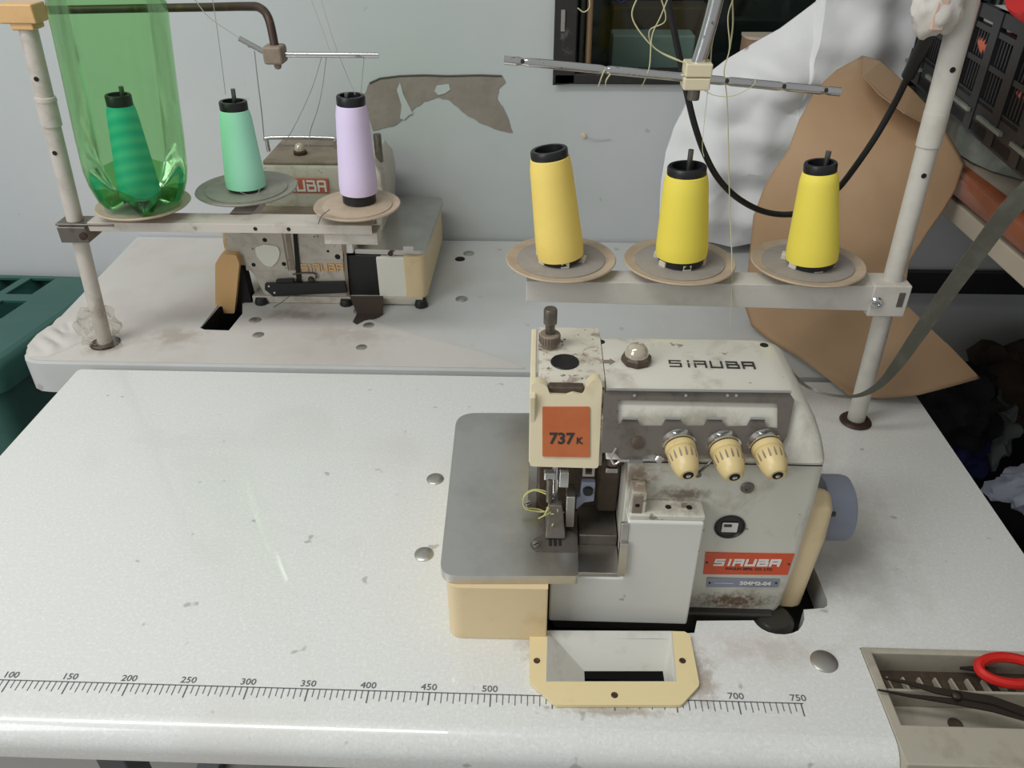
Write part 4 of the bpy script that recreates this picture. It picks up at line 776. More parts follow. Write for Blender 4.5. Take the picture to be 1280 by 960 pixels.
for sx in (-0.10, 0.93):
    bm = bmesh.new(); box(bm, sx-0.02, sx+0.02, 0.68, 0.72, -0.76, -0.047); box(bm, sx-0.02, sx+0.02, 0.52, 0.88, -0.76, -0.735); finish('leg', bm, 'legsteel', rtb, bevel=0.003)
# dusty cover sheet with crumpled left end
cs = [(660, 461.5), (540, 461), (300, 459), (120, 456), (60, 454), (36, 450), (32, 440), (40, 428), (52, 416), (64, 409), (72, 398), (86, 392), (98, 380), (112, 368), (124, 348), (148, 318), (168, 300), (300, 297), (440, 297), (480, 340), (440, 392), (520, 420), (600, 440)]
ol = [atZ(x, y) for x, y in cs]
for p in ol: p.x = max(p.x, -0.176); p.y = max(min(p.y, 0.905), 0.492)
holeP = [atZ(250, 411), atZ(256, 413.5), atZ(287, 414.5), atZ(305, 392), atZ(305, 375), atZ(273, 382)]
bm = bmesh.new(); plate(bm, [Vector((p.x, p.y, 0.0002)) for p in rounded(ol, 0.01, 3)], [[Vector((p.x, p.y, 0.0002)) for p in holeP]], (0, 0, 0.001))
tag(finish('cover_sheet', bm, 'cover_sheet'), 'dusty brownish cover sheet crumpled at the left end of rear table', 'cover')
csh = bpy.data.objects['cover_sheet']
co_ = [atZ(x, y, 0.0014) for x, y in ((36, 446), (34, 432), (46, 418), (60, 408), (78, 402), (92, 396), (112, 392), (128, 404), (122, 420), (100, 428), (84, 436), (60, 446))]
bm = bmesh.new(); sheet(bm, co_, atZ(80, 420, 0.0014), 14, lambda p, t: Vector((p.x, p.y, 0.0014+(1-t*t)*0.016*abs(noise.noise(Vector((p.x*30+p.y*22, p.y*14, 3)))))), 4); finish('crumpled_fold', bm, 'cover_sheet', csh)

# ------------------------------------------------------------ rear machine
rm = thing('overlock_machine', 'grimy older overlock machine seen from its back on the rear table, silver plate right', 'sewing machine', (0.22, 0.75, 0))
RY = 0.668
ry = lambda x, y, o=0.0: atY(x, y, RY-o)
# lower block with a slanted left foot
z1 = 0.117
bl_ = [(0.1200, 0.004), (0.2460, 0.004), (0.2460, z1), (0.0760, z1), (0.0740, 0.085), (0.0800, 0.062), (0.0990, 0.060), (0.1080, 0.045)]
bm = bmesh.new(); plate(bm, [Vector((x, RY, z)) for x, z in bl_], [], (0, 0.20, 0)); finish('lower_body', bm, 'enamel_rear', rm, bevel=0.0025)
bm = bmesh.new(); box(bm, 0.1000, 0.3600, RY-0.004, RY+0.20, 0.0015, 0.013); finish('base_flange', bm, 'enamel_rear', rm, bevel=0.0015)
bm = bmesh.new(); box(bm, 0.078, 0.262, RY+0.004, RY+0.2, z1, z1+0.008); finish('deck', bm, 'deck_grime', rm, bevel=0.003)
# raised upper body
ub = lambda x0, x1, ytop: None
bm = bmesh.new()
loft(bm, [rounded([(0.117, y0, z), (0.262, y0, z), (0.262, 0.872, z), (0.117, 0.872, z)], 0.006) for z, y0 in ((z1+0.007, 0.742), (0.148, 0.746), (0.177, 0.750), (0.184, 0.753))]); finish('upper_body', bm, 'enamel_rear', rm, bevel=0.002)
bm = bmesh.new(); box(bm, 0.119, 0.258, 0.757, 0.866, 0.1835, 0.190); finish('top_lid', bm, 'deck_grime', rm, bevel=0.003)
bm = bmesh.new(); loft(bm, [rounded([(0.262, y0, z), (x1_, y0, z), (x1_, 0.87, z), (0.262, 0.87, z)], 0.004) for z, y0, x1_ in ((0.085, 0.744, 0.292), (0.15, 0.748, 0.298), (0.174, 0.753, 0.295), (0.189, 0.765, 0.284))]); finish('needle_head', bm, 'enamel_rear', rm, bevel=0.002)
bm = bmesh.new(); p = atY(472, 176, 0.79); tube(bm, [(p.x, 0.79, 0.18), (p.x, 0.79, p.z+0.010)], 0.006, 16); finish('pressure_screw', bm, 'steel_dull', rm)
bm = bmesh.new(); a, b = atY(333, 172, 0.82), atY(418, 172, 0.82)
tube(bm, smooth_path([(a.x, 0.82, 0.184), (a.x, 0.82, a.z-0.006), (a.x+0.006, 0.82, a.z), (b.x-0.006, 0.82, a.z), (b.x, 0.82, a.z-0.006), (b.x, 0.82, 0.184)], 6), 0.0032, 12); finish('carry_handle', bm, 'chrome', rm)
p = atY(378, 192, 0.80); bm = bmesh.new(); lathe(bm, [(0.0105, 0), (0.0105, 0.005), (0.008, 0.007)], (p.x, 0.79, 0.1895), n=8); finish('sight_nut', bm, 'rust', rm)
bm = bmesh.new(); lathe(bm, [(0.0078, 0.006), (0.0078, 0.010), (0.006, 0.0145), (0.003, 0.0168), (0.0001, 0.0172)], (p.x, 0.79, 0.1895), n=22); finish('sight_dome', bm, 'glass_dome', rm)
# badge on the upper front
UY = 0.7475
a, b = atY(334, 222, UY), atY(410, 222, UY); zt, zb = a.z, atY(400, 240, UY).z
bm = bmesh.new(); box(bm, a.x, b.x, UY-0.0035, UY-0.0005, zb, zt); bd = finish('name_badge', bm, 'redbadge', rm, bevel=0.0004)
bm = bmesh.new(); stroke_word(bm, 'SiRUBA', (a.x+0.004, UY-0.0037, zb+0.0035), (b.x-0.004, UY-0.0037, zb+0.0035), (0, 0, 1), (zt-zb)-0.007, 0.0030); finish('badge_lettering', bm, 'white', bd, smooth=False)
# back face plates
def fplate(name, pts, m, th=0.003, off=0.0, r=0.001, holes=()):
    b_ = bmesh.new(); P_ = [ry(x, y, off+th) for x, y in pts]; plate(b_, rounded(P_, r), [], (0, th, 0)); o_ = finish(name, b_, m, rm, bevel=0.0006)
    for hx, hy, hr in holes:
        b2 = bmesh.new(); lathe(b2, [(hr, 0), (hr*0.9, 0.0006), (0.0001, 0.0007)], ry(hx, hy, off+th), (0, -1, 0), 14); finish('screw', b2, 'hole', o_)
    return o_
fplate('back_plate', [(300, 292), (352, 292), (360, 338), (308, 338)], 'enamel_rear', holes=((331, 300, .0034), (317, 331, .0032), (355, 330, .0034)))
tri = [(318, 310), (330, 305.5), (347, 308), (350, 317), (346, 328), (339, 334), (331, 332), (321, 321)]
fplate('white_cover_plate', tri, 'whiteplate', th=0.002, off=0.003, r=0.004)
fplate('back_plate', [(385, 288), (425, 288), (429, 324), (385, 324)], 'enamel_rear', holes=((417, 294, .002), (410, 314, .002), (422, 321, .0042)))
a, b = ry(378, 338, 0.0008), ry(429, 338, 0.0008)
bm = bmesh.new(); stroke_word(bm, 'SiRUBA', a, b, (0, 0, 1), 0.0098, 0.0022, thick=0.0006); finish('cast_lettering', bm, 'peach', rm, smooth=False)
fplate('lever_slot', [(366, 290), (371, 290), (377, 356), (371, 356)], 'hole', th=0.002, r=0.0003)
fplate('lever', [(331, 355), (430, 353), (434, 366), (350, 370), (342, 371), (331, 362)], 'black', th=0.006, off=0.004, r=0.001)
fplate('lever_pad', [(345, 350), (366, 349), (368, 357), (345, 357)], 'black', th=0.005, off=0.003)
bm = bmesh.new(); tube(bm, smooth_path([ry(366, 343, .003), ry(380, 341, .003), ry(394, 342, .003), ry(395, 348, .003)]), 0.0012, 8); lathe(bm, [(0.005, 0), (0.004, 0.005)], ry(389, 349), (0, -1, 0), 10); finish('spring_clip', bm, 'grease', rm)
for x, y in ((336, 358), (343, 366)):
    bm = bmesh.new(); lathe(bm, [(0.0015, 0), (0.0001, 0.0006)], ry(x, y, 0.010), (0, -1, 0), 10); finish('rivet', bm, 'white', rm)
# groove between castings on the front
fplate('groove', [(356, 290), (362, 290), (369, 338), (363, 338)], 'deck_grime', th=0.001, r=0.0002)
fplate('groove', [(428, 290), (431, 290), (438, 385), (434, 385)], 'deck_grime', th=0.001, r=0.0002)
# black panel, work-plate box
bm = bmesh.new(); box(bm, 0.2465, 0.300, RY+0.004, RY+0.19, 0.012, 0.078); finish('black_panel', bm, 'black', rm, bevel=0.001)
bm = bmesh.new(); box(bm, 0.294, 0.344, RY, RY+0.20, 0.012, 0.077); finish('plate_support', bm, 'whiteplate', rm, bevel=0.002)
bm = bmesh.new(); lathe(bm, [(0.004, 0), (0.0038, 0.001), (0.0001, 0.0012)], ry(488, 317, 0.0), (0, -1, 0), 16); finish('screw', bm, 'rust', rm)
bm = bmesh.new(); plate(bm, rounded([(0.335, RY-0.001, 0.013), (0.366, RY-0.001, 0.013), (0.366, 0.895, 0.013), (0.335, 0.895, 0.013)], [0.001, 0.012, 0.012, 0.001], 6), [], (0, 0, 0.066)); finish('bed_box', bm, 'cream', rm, bevel=0.001)
ZR = 0.0865
bm = bmesh.new(); plate(bm, rounded([(0.262, 0.676, ZR), (0.366, 0.672, ZR), (0.371, 0.892, ZR), (0.262, 0.892, ZR)], [0.001, 0.010, 0.018, 0.001], 6), [], (0, 0, -0.0075)); finish('work_plate', bm, 'steel', rm, bevel=0.002)
fplate('edge_clip', [(504, 308), (517, 308), (517, 315.5), (504, 315.5)], 'steel', th=0.003, off=0.001)
bm = bmesh.new(); box(bm, 0.243, 0.262, 0.668, 0.70, 0.083, 0.106); finish('plate_catch', bm, 'enamel_clean', rm, bevel=0.001)
bm = bmesh.new(); box(bm, 0.248, 0.256, 0.6665, 0.669, 0.098, 0.1065); finish('catch_notch', bm, 'hole', rm)
# rubber feet
for x in (0.1135, 0.2435, 0.357):
    bm = bmesh.new(); lathe(bm, [(0.010, 0), (0.0105, 0.003), (0.008, 0.010)], (x, RY-0.004, 0.0005), n=20); finish('foot', bm, 'black', rm)
# belt cover at the far left
bc = [(269, 391), (293, 392), (299, 330), (295, 319), (276, 318), (269, 330)]
P_ = [atY(x, y, 0.655) for x, y in bc]
bm = bmesh.new(); plate(bm, rounded(P_, 0.0025), [], (0, 0.05, 0)); finish('belt_guard', bm, 'peach', rm, bevel=0.003)
P_ = [atY(x, y, 0.664) for x, y in ((297, 330), (303, 334), (316, 384), (300, 392), (290, 390))]
bm = bmesh.new(); plate(bm, P_, [], (0, 0.02, 0)); finish('belt_gap_shade', bm, 'hole', rm)  # black plate painting the shade between guard and body
bm = bmesh.new(); lathe(bm, [(0.024, 0), (0.028, 0.004), (0.028, 0.012), (0.02, 0.014)], (0.0760, 0.715, 0.085), (-1, 0, 0), 32); finish('hand_wheel', bm, 'tan_plastic', rm)
# loose dark leather flap hanging below the black panel
bm = bmesh.new(); P_ = [atY(437, 370, 0.662), atY(479, 370, 0.662), atZ(479, 392, 0.0025), atZ(470, 397, 0.0025), atZ(455, 400, 0.0025), atZ(446, 405, 0.0025), atZ(441, 402, 0.0025), atZ(446, 392, 0.0025)]
vs = [bm.verts.new(p) for p in P_]; bm.faces.new((vs[0], vs[1], vs[2], vs[7])); bm.faces.new((vs[2], vs[3], vs[4], vs[5], vs[6], vs[7]))
o = finish('leather_flap', bm, 'browncloth', smooth=False); s = o.modifiers.new('t', 'SOLIDIFY'); s.thickness = 0.001; s.offset = 1
tag(o, 'scrap of dark brown leather hanging onto table below the rear machine', 'scrap')
tag_p = None

# ------------------------------------------------------------ right side: counter, crate, bags
ct = thing('counter', 'counter with cream top and rounded orange wooden edge at the right', 'counter', (1.35, 0.5, -0.76))
CXE = 1.036
bm = bmesh.new(); box(bm, CXE+0.012, 1.74, -0.12, 0.908, 0.225, 0.25); finish('countertop', bm, 'woodtop', ct, bevel=0.002)
bm = bmesh.new(); prf = [(CXE+0.016, 0.2515), (CXE+0.006, 0.250), (CXE, 0.244), (CXE-0.001, 0.234), (CXE+0.002, 0.222), (CXE+0.010, 0.216), (CXE+0.016, 0.216)]
loft(bm, [[Vector((x, y, z)) for x, z in prf] for y in (-0.12, 0.908)]); finish('wooden_edge', bm, 'wood', ct)
bm = bmesh.new(); box(bm, CXE+0.004, CXE+0.03, -0.12, 0.905, 0.190, 0.214); finish('apron', bm, 'woodtop', ct, bevel=0.002)
for x, y in ((1.70, -0.08), (1.70, 0.86)):
    bm = bmesh.new(); box(bm, x-0.02, x+0.02, y-0.02, y+0.02, -0.76, 0.226); finish('leg', bm, 'legsteel', ct, bevel=0.002)
bm = bmesh.new(); box(bm, 1.66, 1.68, -0.05, 0.82, -0.76, 0.226); finish('shade_panel', bm, 'alcove', ct)  # unseen panel added under the counter to block ambient light
# grey-green bag between crate and counter
bm = bmesh.new()
bo = [(1150, 100), (1135, 118), (1165, 150), (1192, 188), (1215, 203), (1240, 214), (1290, 228), (1340, 225), (1340, 180), (1290, 150), (1200, 110)]
def bagd(p, t): return p+Vector((0, 0, 0.004*noise.noise(p*30)))
ol = [atZ(x, y, 0.2535) for x, y in bo]
for p in ol: p.y = min(p.y, 0.90); p.x = max(p.x, 1.0)
lo = bmesh.new(); loft(bm, [ol, [p.lerp(atZ(1230, 160, 0.26), 0.05)+Vector((0, 0, 0.022)) for p in ol], [p.lerp(atZ(1230, 160, 0.26), 0.15)+Vector((0, 0, 0.036)) for p in ol]]); lo.free()
bmesh.ops.subdivide_edges(bm, edges=bm.edges[:], cuts=3, use_grid_fill=True)
for v in bm.verts:
    if v.co.z > 0.258: v.co += Vector((noise.noise(v.co*25)*0.006, noise.noise(v.co*25+Vector((5, 0, 0)))*0.006, noise.noise(v.co*30)*0.004))
tag(finish('plastic_bag', bm, 'plasticbag'), 'crumpled grey-green plastic bag squashed under the black crate', 'bag')
# crate
cr = thing('plastic_crate', 'black slatted plastic crate filled with cloth on the counter', 'crate', (1.2, 0.6, 0.30))
A0, A1 = Vector((1.068, 0.865, 0)), Vector((1.014, 0.36, 0)); dirc = (A1-A0).normalized(); inn = Vector((-dirc.y, dirc.x, 0))
if inn.x < 0: inn = -inn
LL = (A1-A0).length; DD = 0.32; Z0, Z1 = 0.299, 0.424
rot = Matrix(((dirc.x, inn.x, 0, A0.x), (dirc.y, inn.y, 0, A0.y), (0, 0, 1, 0), (0, 0, 0, 1)))
def crate_wall(L_, mtx):
    b_ = bmesh.new()
    for z, h in ((Z0, 0.012), (Z0+0.030, 0.006), (Z0+0.066, 0.006), (Z0+0.100, 0.006), (Z1-0.014, 0.014)): box(b_, 0, L_, 0, 0.007, z, z+h, mtx)
    n_ = max(3, round(L_/0.072))
    for k in range(n_+1):
        x = L_*k/n_; box(b_, max(0, x-0.011), min(L_, x+0.011), -0.001, 0.007, Z0, Z1, mtx)
    k = 0.0
    while k < L_:
        box(b_, k, k+0.0034, 0.002, 0.006, Z0+0.030, Z0+0.104, mtx); k += 0.0088
    box(b_, 0, L_, 0.0, 0.006, Z0, Z0+0.034, mtx)
    return finish('crate_wall', b_, 'crate', cr)
crate_wall(LL, rot); crate_wall(LL, rot @ Matrix.Translation((0, DD-0.007, 0)))
crate_wall(DD, rot @ Matrix.Rotation(math.pi/2, 4, 'Z') @ Matrix.Translation((0, -0.007, 0))); crate_wall(DD, rot @ Matrix.Translation((LL, 0, 0)) @ Matrix.Rotation(math.pi/2, 4, 'Z'))
bm = bmesh.new(); box(bm, 0, LL, 0, DD, Z0-0.003, Z0+0.003, rot); finish('crate_floor', bm, 'crate', cr)
bm = bmesh.new()
for k in range(5):
    c = rot @ Vector((LL*(k+0.5)/5, 0.03, Z0+0.0)); q = rot @ Vector((LL*(k+0.5)/5+0.03, 0.0, Z0+0.016))
    box(bm, LL*(k+0.15)/5, LL*(k+0.85)/5, -0.004, 0.0, Z0+0.017, Z0+0.021, rot)
finish('lit_rail_strip', bm, 'plasticbag', cr)  # paler strips painting the light caught by the rail tops
bm = bmesh.new(); box(bm, 0.018, LL-0.018, 0.0155, DD-0.020, Z0+0.006, Z1-0.03, rot); bmesh.ops.subdivide_edges(bm, edges=bm.edges[:], cuts=8, use_grid_fill=True)
for v in bm.verts: v.co += Vector((noise.noise(v.co*18), noise.noise(v.co*18+Vector((9, 0, 0))), noise.noise(v.co*18+Vector((0, 9, 0)))))*0.005
tag(finish('cloth_pile', bm, 'greycloth'), 'grey and pale cloth stuffed inside the black crate', 'cloth')
bm = bmesh.new(); c = rot @ Vector((LL*0.70, 0.115, Z1+0.010)); lump(bm, c, 0.14, (0.85, 1.3, 0.24), 5, 0.16, 4, 1.3)
for v in bm.verts: v.co.z = max(v.co.z, Z1-0.028)
tag(finish('red_cloth', bm, 'red'), 'bright red cloth bulging over the top of the black crate', 'cloth')
bm = bmesh.new()
for k, t_ in enumerate((0.52, 0.80)):
    c = rot @ Vector((LL*t_, 0.018, Z0+0.085-0.03*k)); lump(bm, c, 0.03, (0.5, 1.2, 0.6), k+2, 0.3, 3)
tag(finish('dark_red_cloth', bm, 'redbadge'), 'dull red cloth scraps pressed against the slats inside the crate', 'cloth', kind='stuff')
# small board in the window corner
bm = bmesh.new(); plate(bm, rounded([(0.832, 0.862, 0.345), (1.05, 0.862, 0.345), (1.05, 0.9045, 0.345), (0.832, 0.9045, 0.345)], [0.02, 0.002, 0.002, 0.002]), [], (0, 0, -0.004))
bd_ = thing('corner_shelf', 'small tan board with brown edge jutting out at the window behind the white sack', 'shelf', (0.9, 0.88, 0.31))
finish('shelf_top', bm, 'woodtop', bd_)
bm = bmesh.new(); plate(bm, rounded([(0.833, 0.863, 0.3408), (1.05, 0.863, 0.3408), (1.05, 0.9045, 0.3408), (0.833, 0.9045, 0.3408)], [0.02, 0.002, 0.002, 0.002]), [], (0, 0, -0.026)); finish('shelf_edge', bm, 'brownbox', bd_, bevel=0.002)
# white sack
bo = [(1020, 2), (1046, -60), (1100, -75), (1150, -60), (1165, 0), (1160, 90), (1180, 200), (1160, 300), (1060, 322), (1000, 318), (960, 300), (935, 305), (915, 309), (890, 303), (855, 299), (828, 294), (824, 265), (826, 225), (832, 190), (842, 160), (856, 132), (872, 108), (890, 88), (908, 74), (940, 55), (975, 35)]
ol = [atY(x, y, 0.862) for x, y in bo]
for p in ol: p.z = max(p.z, 0.004)
cen = atY(985, 150, 0.862)
def sackd(side):
    def f(p, t):
        h = (1-t**2.6)
        fold = 0.013*noise.noise(Vector((p.x*14, p.z*3.5+p.x*6, side)))+0.009*noise.noise(Vector((p.x*10+p.z*16, p.z*22, 4+side)))
        fold += 0.010*(0.25-abs(noise.noise(Vector((p.x*9+p.z*5, p.z*13-p.x*4, 2)))))*max(0.3, min(1, (p.z-0.12)*6))
        return p+Vector((0, (-0.055 if side == 0 else 0.040)*h+(fold*2.0*min(1, (1-t)*4+0.15) if side == 0 else 0), 0))
    return f
bm = bmesh.new(); sheet(bm, ol, cen, 26, sackd(0), 5); sheet(bm, ol, cen, 8, sackd(1), 5)
for v in bm.verts: v.co.z = max(v.co.z, 0.003); v.co.y = min(v.co.y, 0.903); v.co.x = min(v.co.x, 1.026 if v.co.z < 0.28 else 9)
tag(finish('white_sack', bm, 'fabric_white'), 'large white fabric sack slumped against the wall under the window', 'sack')
# kraft paper
pz = [(1105, 498, .004), (1063, 496, .004), (1035, 474, .004), (1000, 448, .004), (960, 424, .004), (940, 408, .008), (932, 385, .030), (934, 350, .070), (938, 310, .120), (942, 270, .165), (955, 235, .205), (968, 212, .230), (985, 188, .255), (999, 150, .285), (1020, 112, .312), (1045, 88, .328), (1078, 70, .335), (1100, 76, .333), (1140, 112, .318), (1172, 146, .302), (1206, 204, .265), (1196, 235, .235), (1180, 262, .212), (1160, 290, .190), (1136, 328, .160), (1132, 360, .135), (1134, 388, .110), (1165, 427, .065), (1198, 452, .045), (1225, 473, .035), (1190, 483, .025), (1148, 494, .010)]
import numpy as np
fx = lambda x, y: (lambda a, b: [1, a, b, a*a, a*b, b*b, a*b*b, a*a*b, b**3])((x-1060)/150, (y-290)/220)
cf = np.linalg.lstsq(np.array([fx(x, y) for x, y, z in pz]), np.array([z for *_, z in pz]), rcond=None)[0]
def pzf(x, y):
    z = float(np.dot(cf, fx(x, y))); return 0.003+max(0.0, z-0.003) if z > 0.010 else 0.003+0.007*math.exp((z-0.010)/0.007)
px_ = [Vector((x, y, 0)) for x, y, z in pz]; bm = bmesh.new()
def papd(p, t):
    z = pzf(p.x, p.y); q = atZ(p.x, p.y, z)
    e = min(1, (1-t)*4)*min(1, z/0.03)
    return q+Vector((0.2, -1, 0.4))*e*(0.007*noise.noise(Vector((q.x*7, q.y*5, q.z*7)))+0.0025*abs(noise.noise(Vector((q.x*18+q.z*12, q.y*9, q.z*9)))))
sheet(bm, px_, Vector((1060, 310, 0)), 30, papd, 5)
kp = finish('kraft_paper', bm, 'kraft'); s = kp.modifiers.new('t', 'SOLIDIFY'); s.thickness = 0.0006; s.offset = 1
tag(kp, 'big sheet of brown kraft paper draped behind the front thread stand', 'paper')
fo = [(1079, 71, 0), (1100, 77, 0), (1140, 113, 0), (1171, 147, 0), (1160, 158, .006), (1130, 142, .012), (1098, 118, .014), (1079, 96, .012)]
bm = bmesh.new(); vs = [bm.verts.new(atZ(x, y, pzf(x, y)+z+0.003)) for x, y, z in fo]; bm.faces.new(vs); o = finish('folded_edge', bm, 'kraft', kp, smooth=False); s = o.modifiers.new('t', 'SOLIDIFY'); s.thickness = 0.0006; s.offset = 1
# strap
sp = [(1300, 225, .33, .0125), (1262, 262, .335, .0120), (1222, 315, .34, .0115), (1185, 365, .345, .0110), (1150, 415, .35, .0100), (1122, 455, .352, .0080), (1098, 482, .355, .0050), (1070, 495, .358, .0025), (1035, 493, .37, .0018), (1010, 484, .385, .0018), (993, 470, .41, .0030), (984, 457, .44, .0045)]
bm = bmesh.new(); pts = smooth_path([atY(x, y, yy) for x, y, yy, w_ in sp], 5); ws = [w_ for *_, w_ in sp]; R = []
for i, p in enumerate(pts):
    t = i/(len(pts)-1)*(len(ws)-1); k = min(int(t), len(ws)-2); w_ = (ws[k]+(ws[k+1]-ws[k])*(t-k))*0.78
    d = (pts[min(i+1, len(pts)-1)]-pts[max(0, i-1)]).normalized(); s = d.cross(Vector((0, -0.8, 0.6))).normalized(); n_ = s.cross(d)*0.0009
    R.append([p-s*w_-n_, p+s*w_-n_, p+s*w_+n_, p-s*w_+n_])
loft(bm, R); tag(finish('strap', bm, 'strap'), 'flat grey-green strap looping down in front of the white post to the table', 'strap')
# black cable
cb = [(1166, 18, .368), (1158, 48, .385), (1140, 85, .41), (1118, 130, .43), (1092, 175, .44), (1062, 218, .452), (1045, 238, .462), (1022, 256, .472), (1000, 266, .475), (975, 268, .475), (948, 262, .472), (920, 246, .465), (897, 222, .455), (880, 190, .45), (868, 155, .45), (859, 118, .45), (851, 80, .45), (843, 40, .45), (835, 0, .45), (828, -40, .45), (850, -90, .44)]
bm = bmesh.new(); tube(bm, smooth_path([atY(x, y, yy) for x, y, yy in cb], 6), 0.0034, 12); tag(finish('cable', bm, 'blackrub'), 'thick black cable hanging in a loop behind the yellow cones', 'cable')
bm = bmesh.new(); tube(bm, smooth_path([atY(1166, 30, .380), atY(1150, 65, .398), atY(1135, 95, .414)], 5), 0.0062, 12)
tag(finish('cable_sleeve', bm, 'blackrub'), 'thicker black sleeve around upper end of the hanging cable', 'cable')

# ------------------------------------------------------------ loose threads
def thr(pts, m, label, r=0.0004, name='loose_thread', grp=None):
    b_ = bmesh.new(); tube(b_, smooth_path([atY(x, y, yy) for x, y, yy in pts], 6), r, 5); return tag(finish(name, b_, m), label, 'thread', grp)
G = 'pale threads hanging from the front guide bar'
thr([(800, -10, .40), (790, 20, .40), (808, 50, .40), (830, 68, .40), (860, 80, .395)], 'thread_pale', 'pale thread sagging from above into the left side of the front guide clamp', 0.0007, grp=G)
thr([(838, -10, .40), (826, 20, .40), (815, 45, .40), (812, 82, .395), (806, 100, .40), (802, 108, .41)], 'thread_pale', 'pale thread crossing the window and passing over the front guide bar', 0.0006, grp=G)
thr([(824, -10, .405), (832, 25, .405), (812, 38, .405), (818, 60, .405), (850, 76, .398)], 'thread_pale', 'knotted pale thread in front of the dark window', 0.0006, grp=G)
thr([(905, -10, .40), (896, 28, .40), (890, 55, .40), (888, 80, .40)], 'thread_pale', 'pale thread just right of the chrome rod', 0.0006, grp=G)
thr([(920, -10, .40), (910, 20, .40), (912, 60, .40), (905, 90, .398), (909, 130, .40), (912, 250, .40), (915, 330, .38), (914, 408, .36)], 'thread_pale', 'very long pale thread hanging from top of frame down past the middle disc', 0.0006, grp=G)
thr([(915, -10, .41), (916, 30, .41), (912, 62, .41)], 'thread_pale', 'short doubled pale thread against white sack top', 0.0008, grp=G)
thr([(870, 105, .395), (890, 118, .39), (915, 120, .39), (940, 108, .39), (945, 98, .395)], 'thread_pale', 'pale thread curl below the right half of the front guide bar', 0.0004, grp=G)
thr([(735, -10, .60), (737, 8, .60), (730, 15, .60), (722, 10, .60)], 'thread_pale', 'short pale thread curl by the tan window bar', 0.0007, grp=G)
thr([(757, 85, .398), (752, 96, .395), (748, 108, .40)], 'thread_pale', 'thread end wrapped over the left half of front guide bar', 0.0007, grp=G)
thr([(765, 90, .398), (758, 100, .395), (757, 108, .40)], 'thread_pale', 'second thread end beside it on left half of guide bar', 0.0007, grp=G)
thr([(880, 196, .395), (878, 180, .40), (884, 120, .40), (888, 95, .40)], 'thread_pale', 'fine thread running from the middle yellow cone up to the guide bar', 0.0003, grp=G)
thr([(765, -10, .9), (775, 3, .9), (782, 0, .9)], 'bluecloth', 'blue wire scrap at top of the window', 0.001)
G = 'grey threads on the rear stand'
thr([(240, -5, .54), (262, 22, .54), (300, 48, .54), (312, 60, .54)], 'thread_grey', 'grey thread slanting from top left to the short chrome guide', 0.0005, grp=G)
thr([(265, -5, .56), (272, 40, .56), (282, 118, .585)], 'thread_grey', 'grey thread falling straight to the mint cone', 0.0004, grp=G)
thr([(402, 72, .54), (390, 110, .56), (372, 150, .62), (352, 186, .72)], 'thread_grey', 'grey thread running from the long chrome guide to handle of rear machine', 0.0005, grp=G)
thr([(408, 72, .54), (402, 115, .56), (396, 140, .60), (388, 164, .74), (385, 188, .76)], 'thread_grey', 'second grey thread beside it reaching the rear sight dome', 0.0006, grp=G)
thr([(387, -5, .56), (402, 35, .55), (415, 72, .54)], 'thread_grey', 'faint grey thread coming down to the long chrome guide', 0.0004, grp=G)
thr([(400, -5, .56), (415, 45, .55), (432, 90, .55), (444, 118, .55)], 'thread_grey', 'faint grey thread reaching the lilac cone from above', 0.0004, grp=G)
thr([(455, 72, .54), (453, 95, .55), (451, 118, .56)], 'thread_grey', 'short grey thread from guide end to the lilac cone', 0.0004, grp=G)
thr([(318, 64, .54), (322, 100, .56), (327, 140, .64), (330, 172, .78)], 'thread_grey', 'wavy grey thread below the brown guide clamp', 0.0007, grp=G)
thr([(325, 236, .59), (318, 246, .57), (300, 240, .56)], 'thread_grey', 'thread end trailing from the foot of the mint cone', 0.0004, grp=G)
thr([(412, 262, .50), (402, 270, .515), (398, 280, .520)], 'inkdark', 'dark hair-like thread on the rim of right disc', 0.0005)
thr([(362, 370, .655), (352, 378, .652), (342, 384, .650)], 'inkdark', 'dark thread end below the black lever of rear machine', 0.0005)

# ------------------------------------------------------------ green crate at the left
gz_ = -0.06
gc = thing('green_basket', 'dark green plastic basket with slotted top standing left of the tables', 'basket', (-0.4, 0.7, -0.76))
g0, g1, g2 = Vector((-0.262, 0.875, gz_)), Vector((-0.245, 0.560, gz_)), Vector((-0.62, 0.560, gz_))
outer = rounded([(-0.66, 0.875, gz_), (-0.236, 0.865, gz_), (-0.285, 0.570, gz_), (-0.70, 0.57, gz_)], 0.03, 6)
slots = []
for r_ in range(3):
    for k in range(5):
        x = -0.62+k*0.062+r_*-0.004; y = 0.86-r_*0.085
        slots.append([Vector((x, y, gz_)), Vector((x-0.012, y-0.062, gz_)), Vector((x+0.034, y-0.062, gz_)), Vector((x+0.044, y, gz_))])
bm = bmesh.new(); plate(bm, outer, slots, (0, 0, -0.006)); finish('basket_top', bm, 'green', gc, bevel=0.002)
bm = bmesh.new(); R = [outer]; cen = Vector((-0.47, 0.72, gz_))
R2 = [[cen+(p-cen)*s_+Vector((0, 0, dz)) for p in outer] for s_, dz in ((1.0, 0), (1.035, -0.004), (1.06, -0.016), (1.065, -0.05), (1.03, -0.055), (1.0, -0.25), (0.97, -0.7))]
loft(bm, R2, cap=False); o = finish('basket_side', bm, 'green', gc); s = o.modifiers.new('t', 'SOLIDIFY'); s.thickness = 0.003
for p in outer: pass
bm = bmesh.new(); c = Vector((-0.18, 0.50, -0.13)); lathe(bm, [(0.03, 0), (0.034, 0.006), (0.034, 0.02), (0.028, 0.024), (0.006, 0.026)], c+Vector((-0.01, 0, -0.03)), (0.2, -1, 0.3), 28)
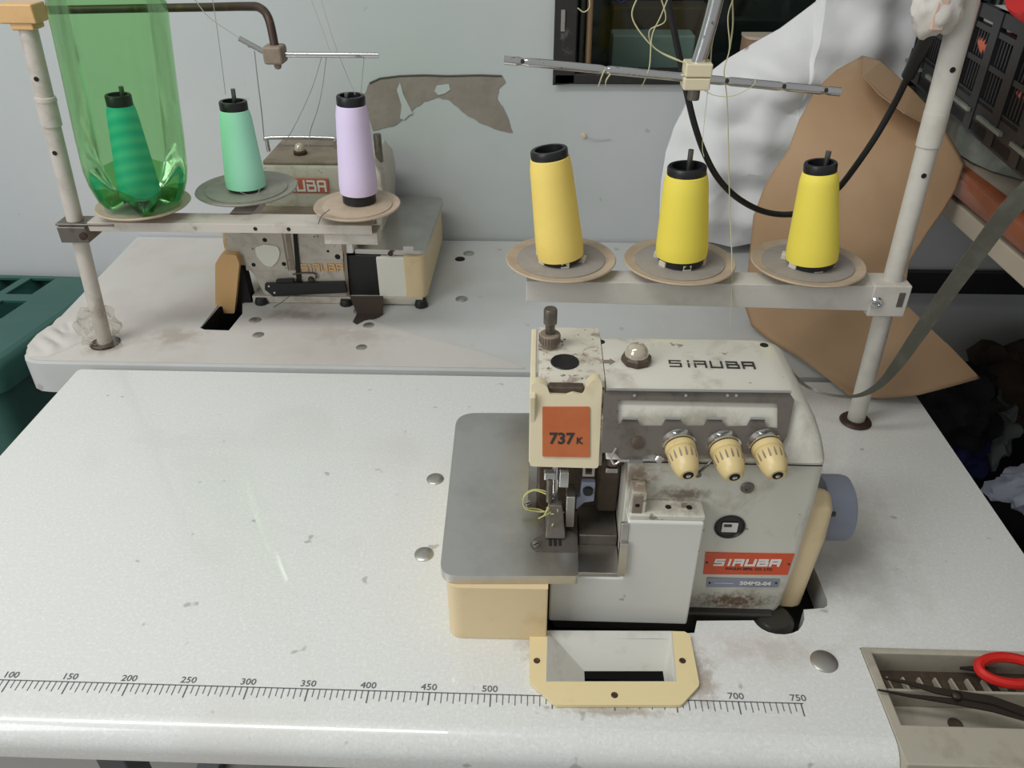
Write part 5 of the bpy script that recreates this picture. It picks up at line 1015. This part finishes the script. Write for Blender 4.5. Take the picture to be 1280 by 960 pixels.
o = finish('motor_pulley', bm, 'blackrub', rtb)

# ------------------------------------------------------------ dark clutter in the right corner
def cloth(name, px, py, z, r, sc_, m, label, seed):
    bm = bmesh.new(); c = atZ(px, py, z); lump(bm, c, r, sc_, seed, 0.5, 4, 2.0)
    for v in bm.verts: v.co.x = max(v.co.x, 1.016 if v.co.y < 0.5 else 1.004)
    return tag(finish(name, bm, m), label, 'cloth')
bm = bmesh.new(); box(bm, 1.03, 1.44, 0.0, 0.80, -0.757, -0.36); bmesh.ops.subdivide_edges(bm, edges=bm.edges[:], cuts=10, use_grid_fill=True)
for v in bm.verts:
    if v.co.z > -0.7: v.co += Vector((0.0, noise.noise(v.co*7)*0.04, noise.noise(v.co*8+Vector((3, 0, 0)))*0.06))
tag(finish('black_cloth_heap', bm, 'darkcloth'), 'big heap of black cloth on the floor right of the front table', 'cloth')
cloth('brown_cloth', 1262, 490, -0.24, 0.10, (1.0, 0.8, 0.8), 'browncloth', 'dark brown cloth at the right frame edge below the grey wall', 4)
cloth('black_cloth', 1180, 500, -0.20, 0.09, (0.9, 1.0, 0.8), 'darkcloth', 'black cloth mound just below the brown paper corner', 9)
cloth('grey_cloth', 1238, 540, -0.25, 0.055, (0.55, 0.9, 1.0), 'greycloth2', 'folded grey-green cloth standing up among the black cloth', 6)
cloth('blue_cloth', 1205, 560, -0.27, 0.050, (0.8, 0.8, 0.9), 'bluecloth', 'navy blue cloth wedged against the grey-green one', 2)
cloth('pale_cloth', 1302, 612, -0.20, 0.070, (0.9, 0.5, 0.5), 'palecloth', 'pale blue cloth beside the right edge of the front table', 12)
bm = bmesh.new(); a = atZ(1232, 632, -0.17); box(bm, 1.02, 1.30, 0.26, 0.35, -0.22, -0.19); tag(finish('grey_board', bm, 'greycloth2', bevel=0.002), 'grey board lying level beside the right edge of front table', 'board')
bm = bmesh.new(); box(bm, -0.3, 0.35, -0.42, -0.06, -0.757, -0.50); tag(finish('cardboard_carton', bm, 'brownbox', bevel=0.004), 'brown carton on the floor below the front table edge', 'box')
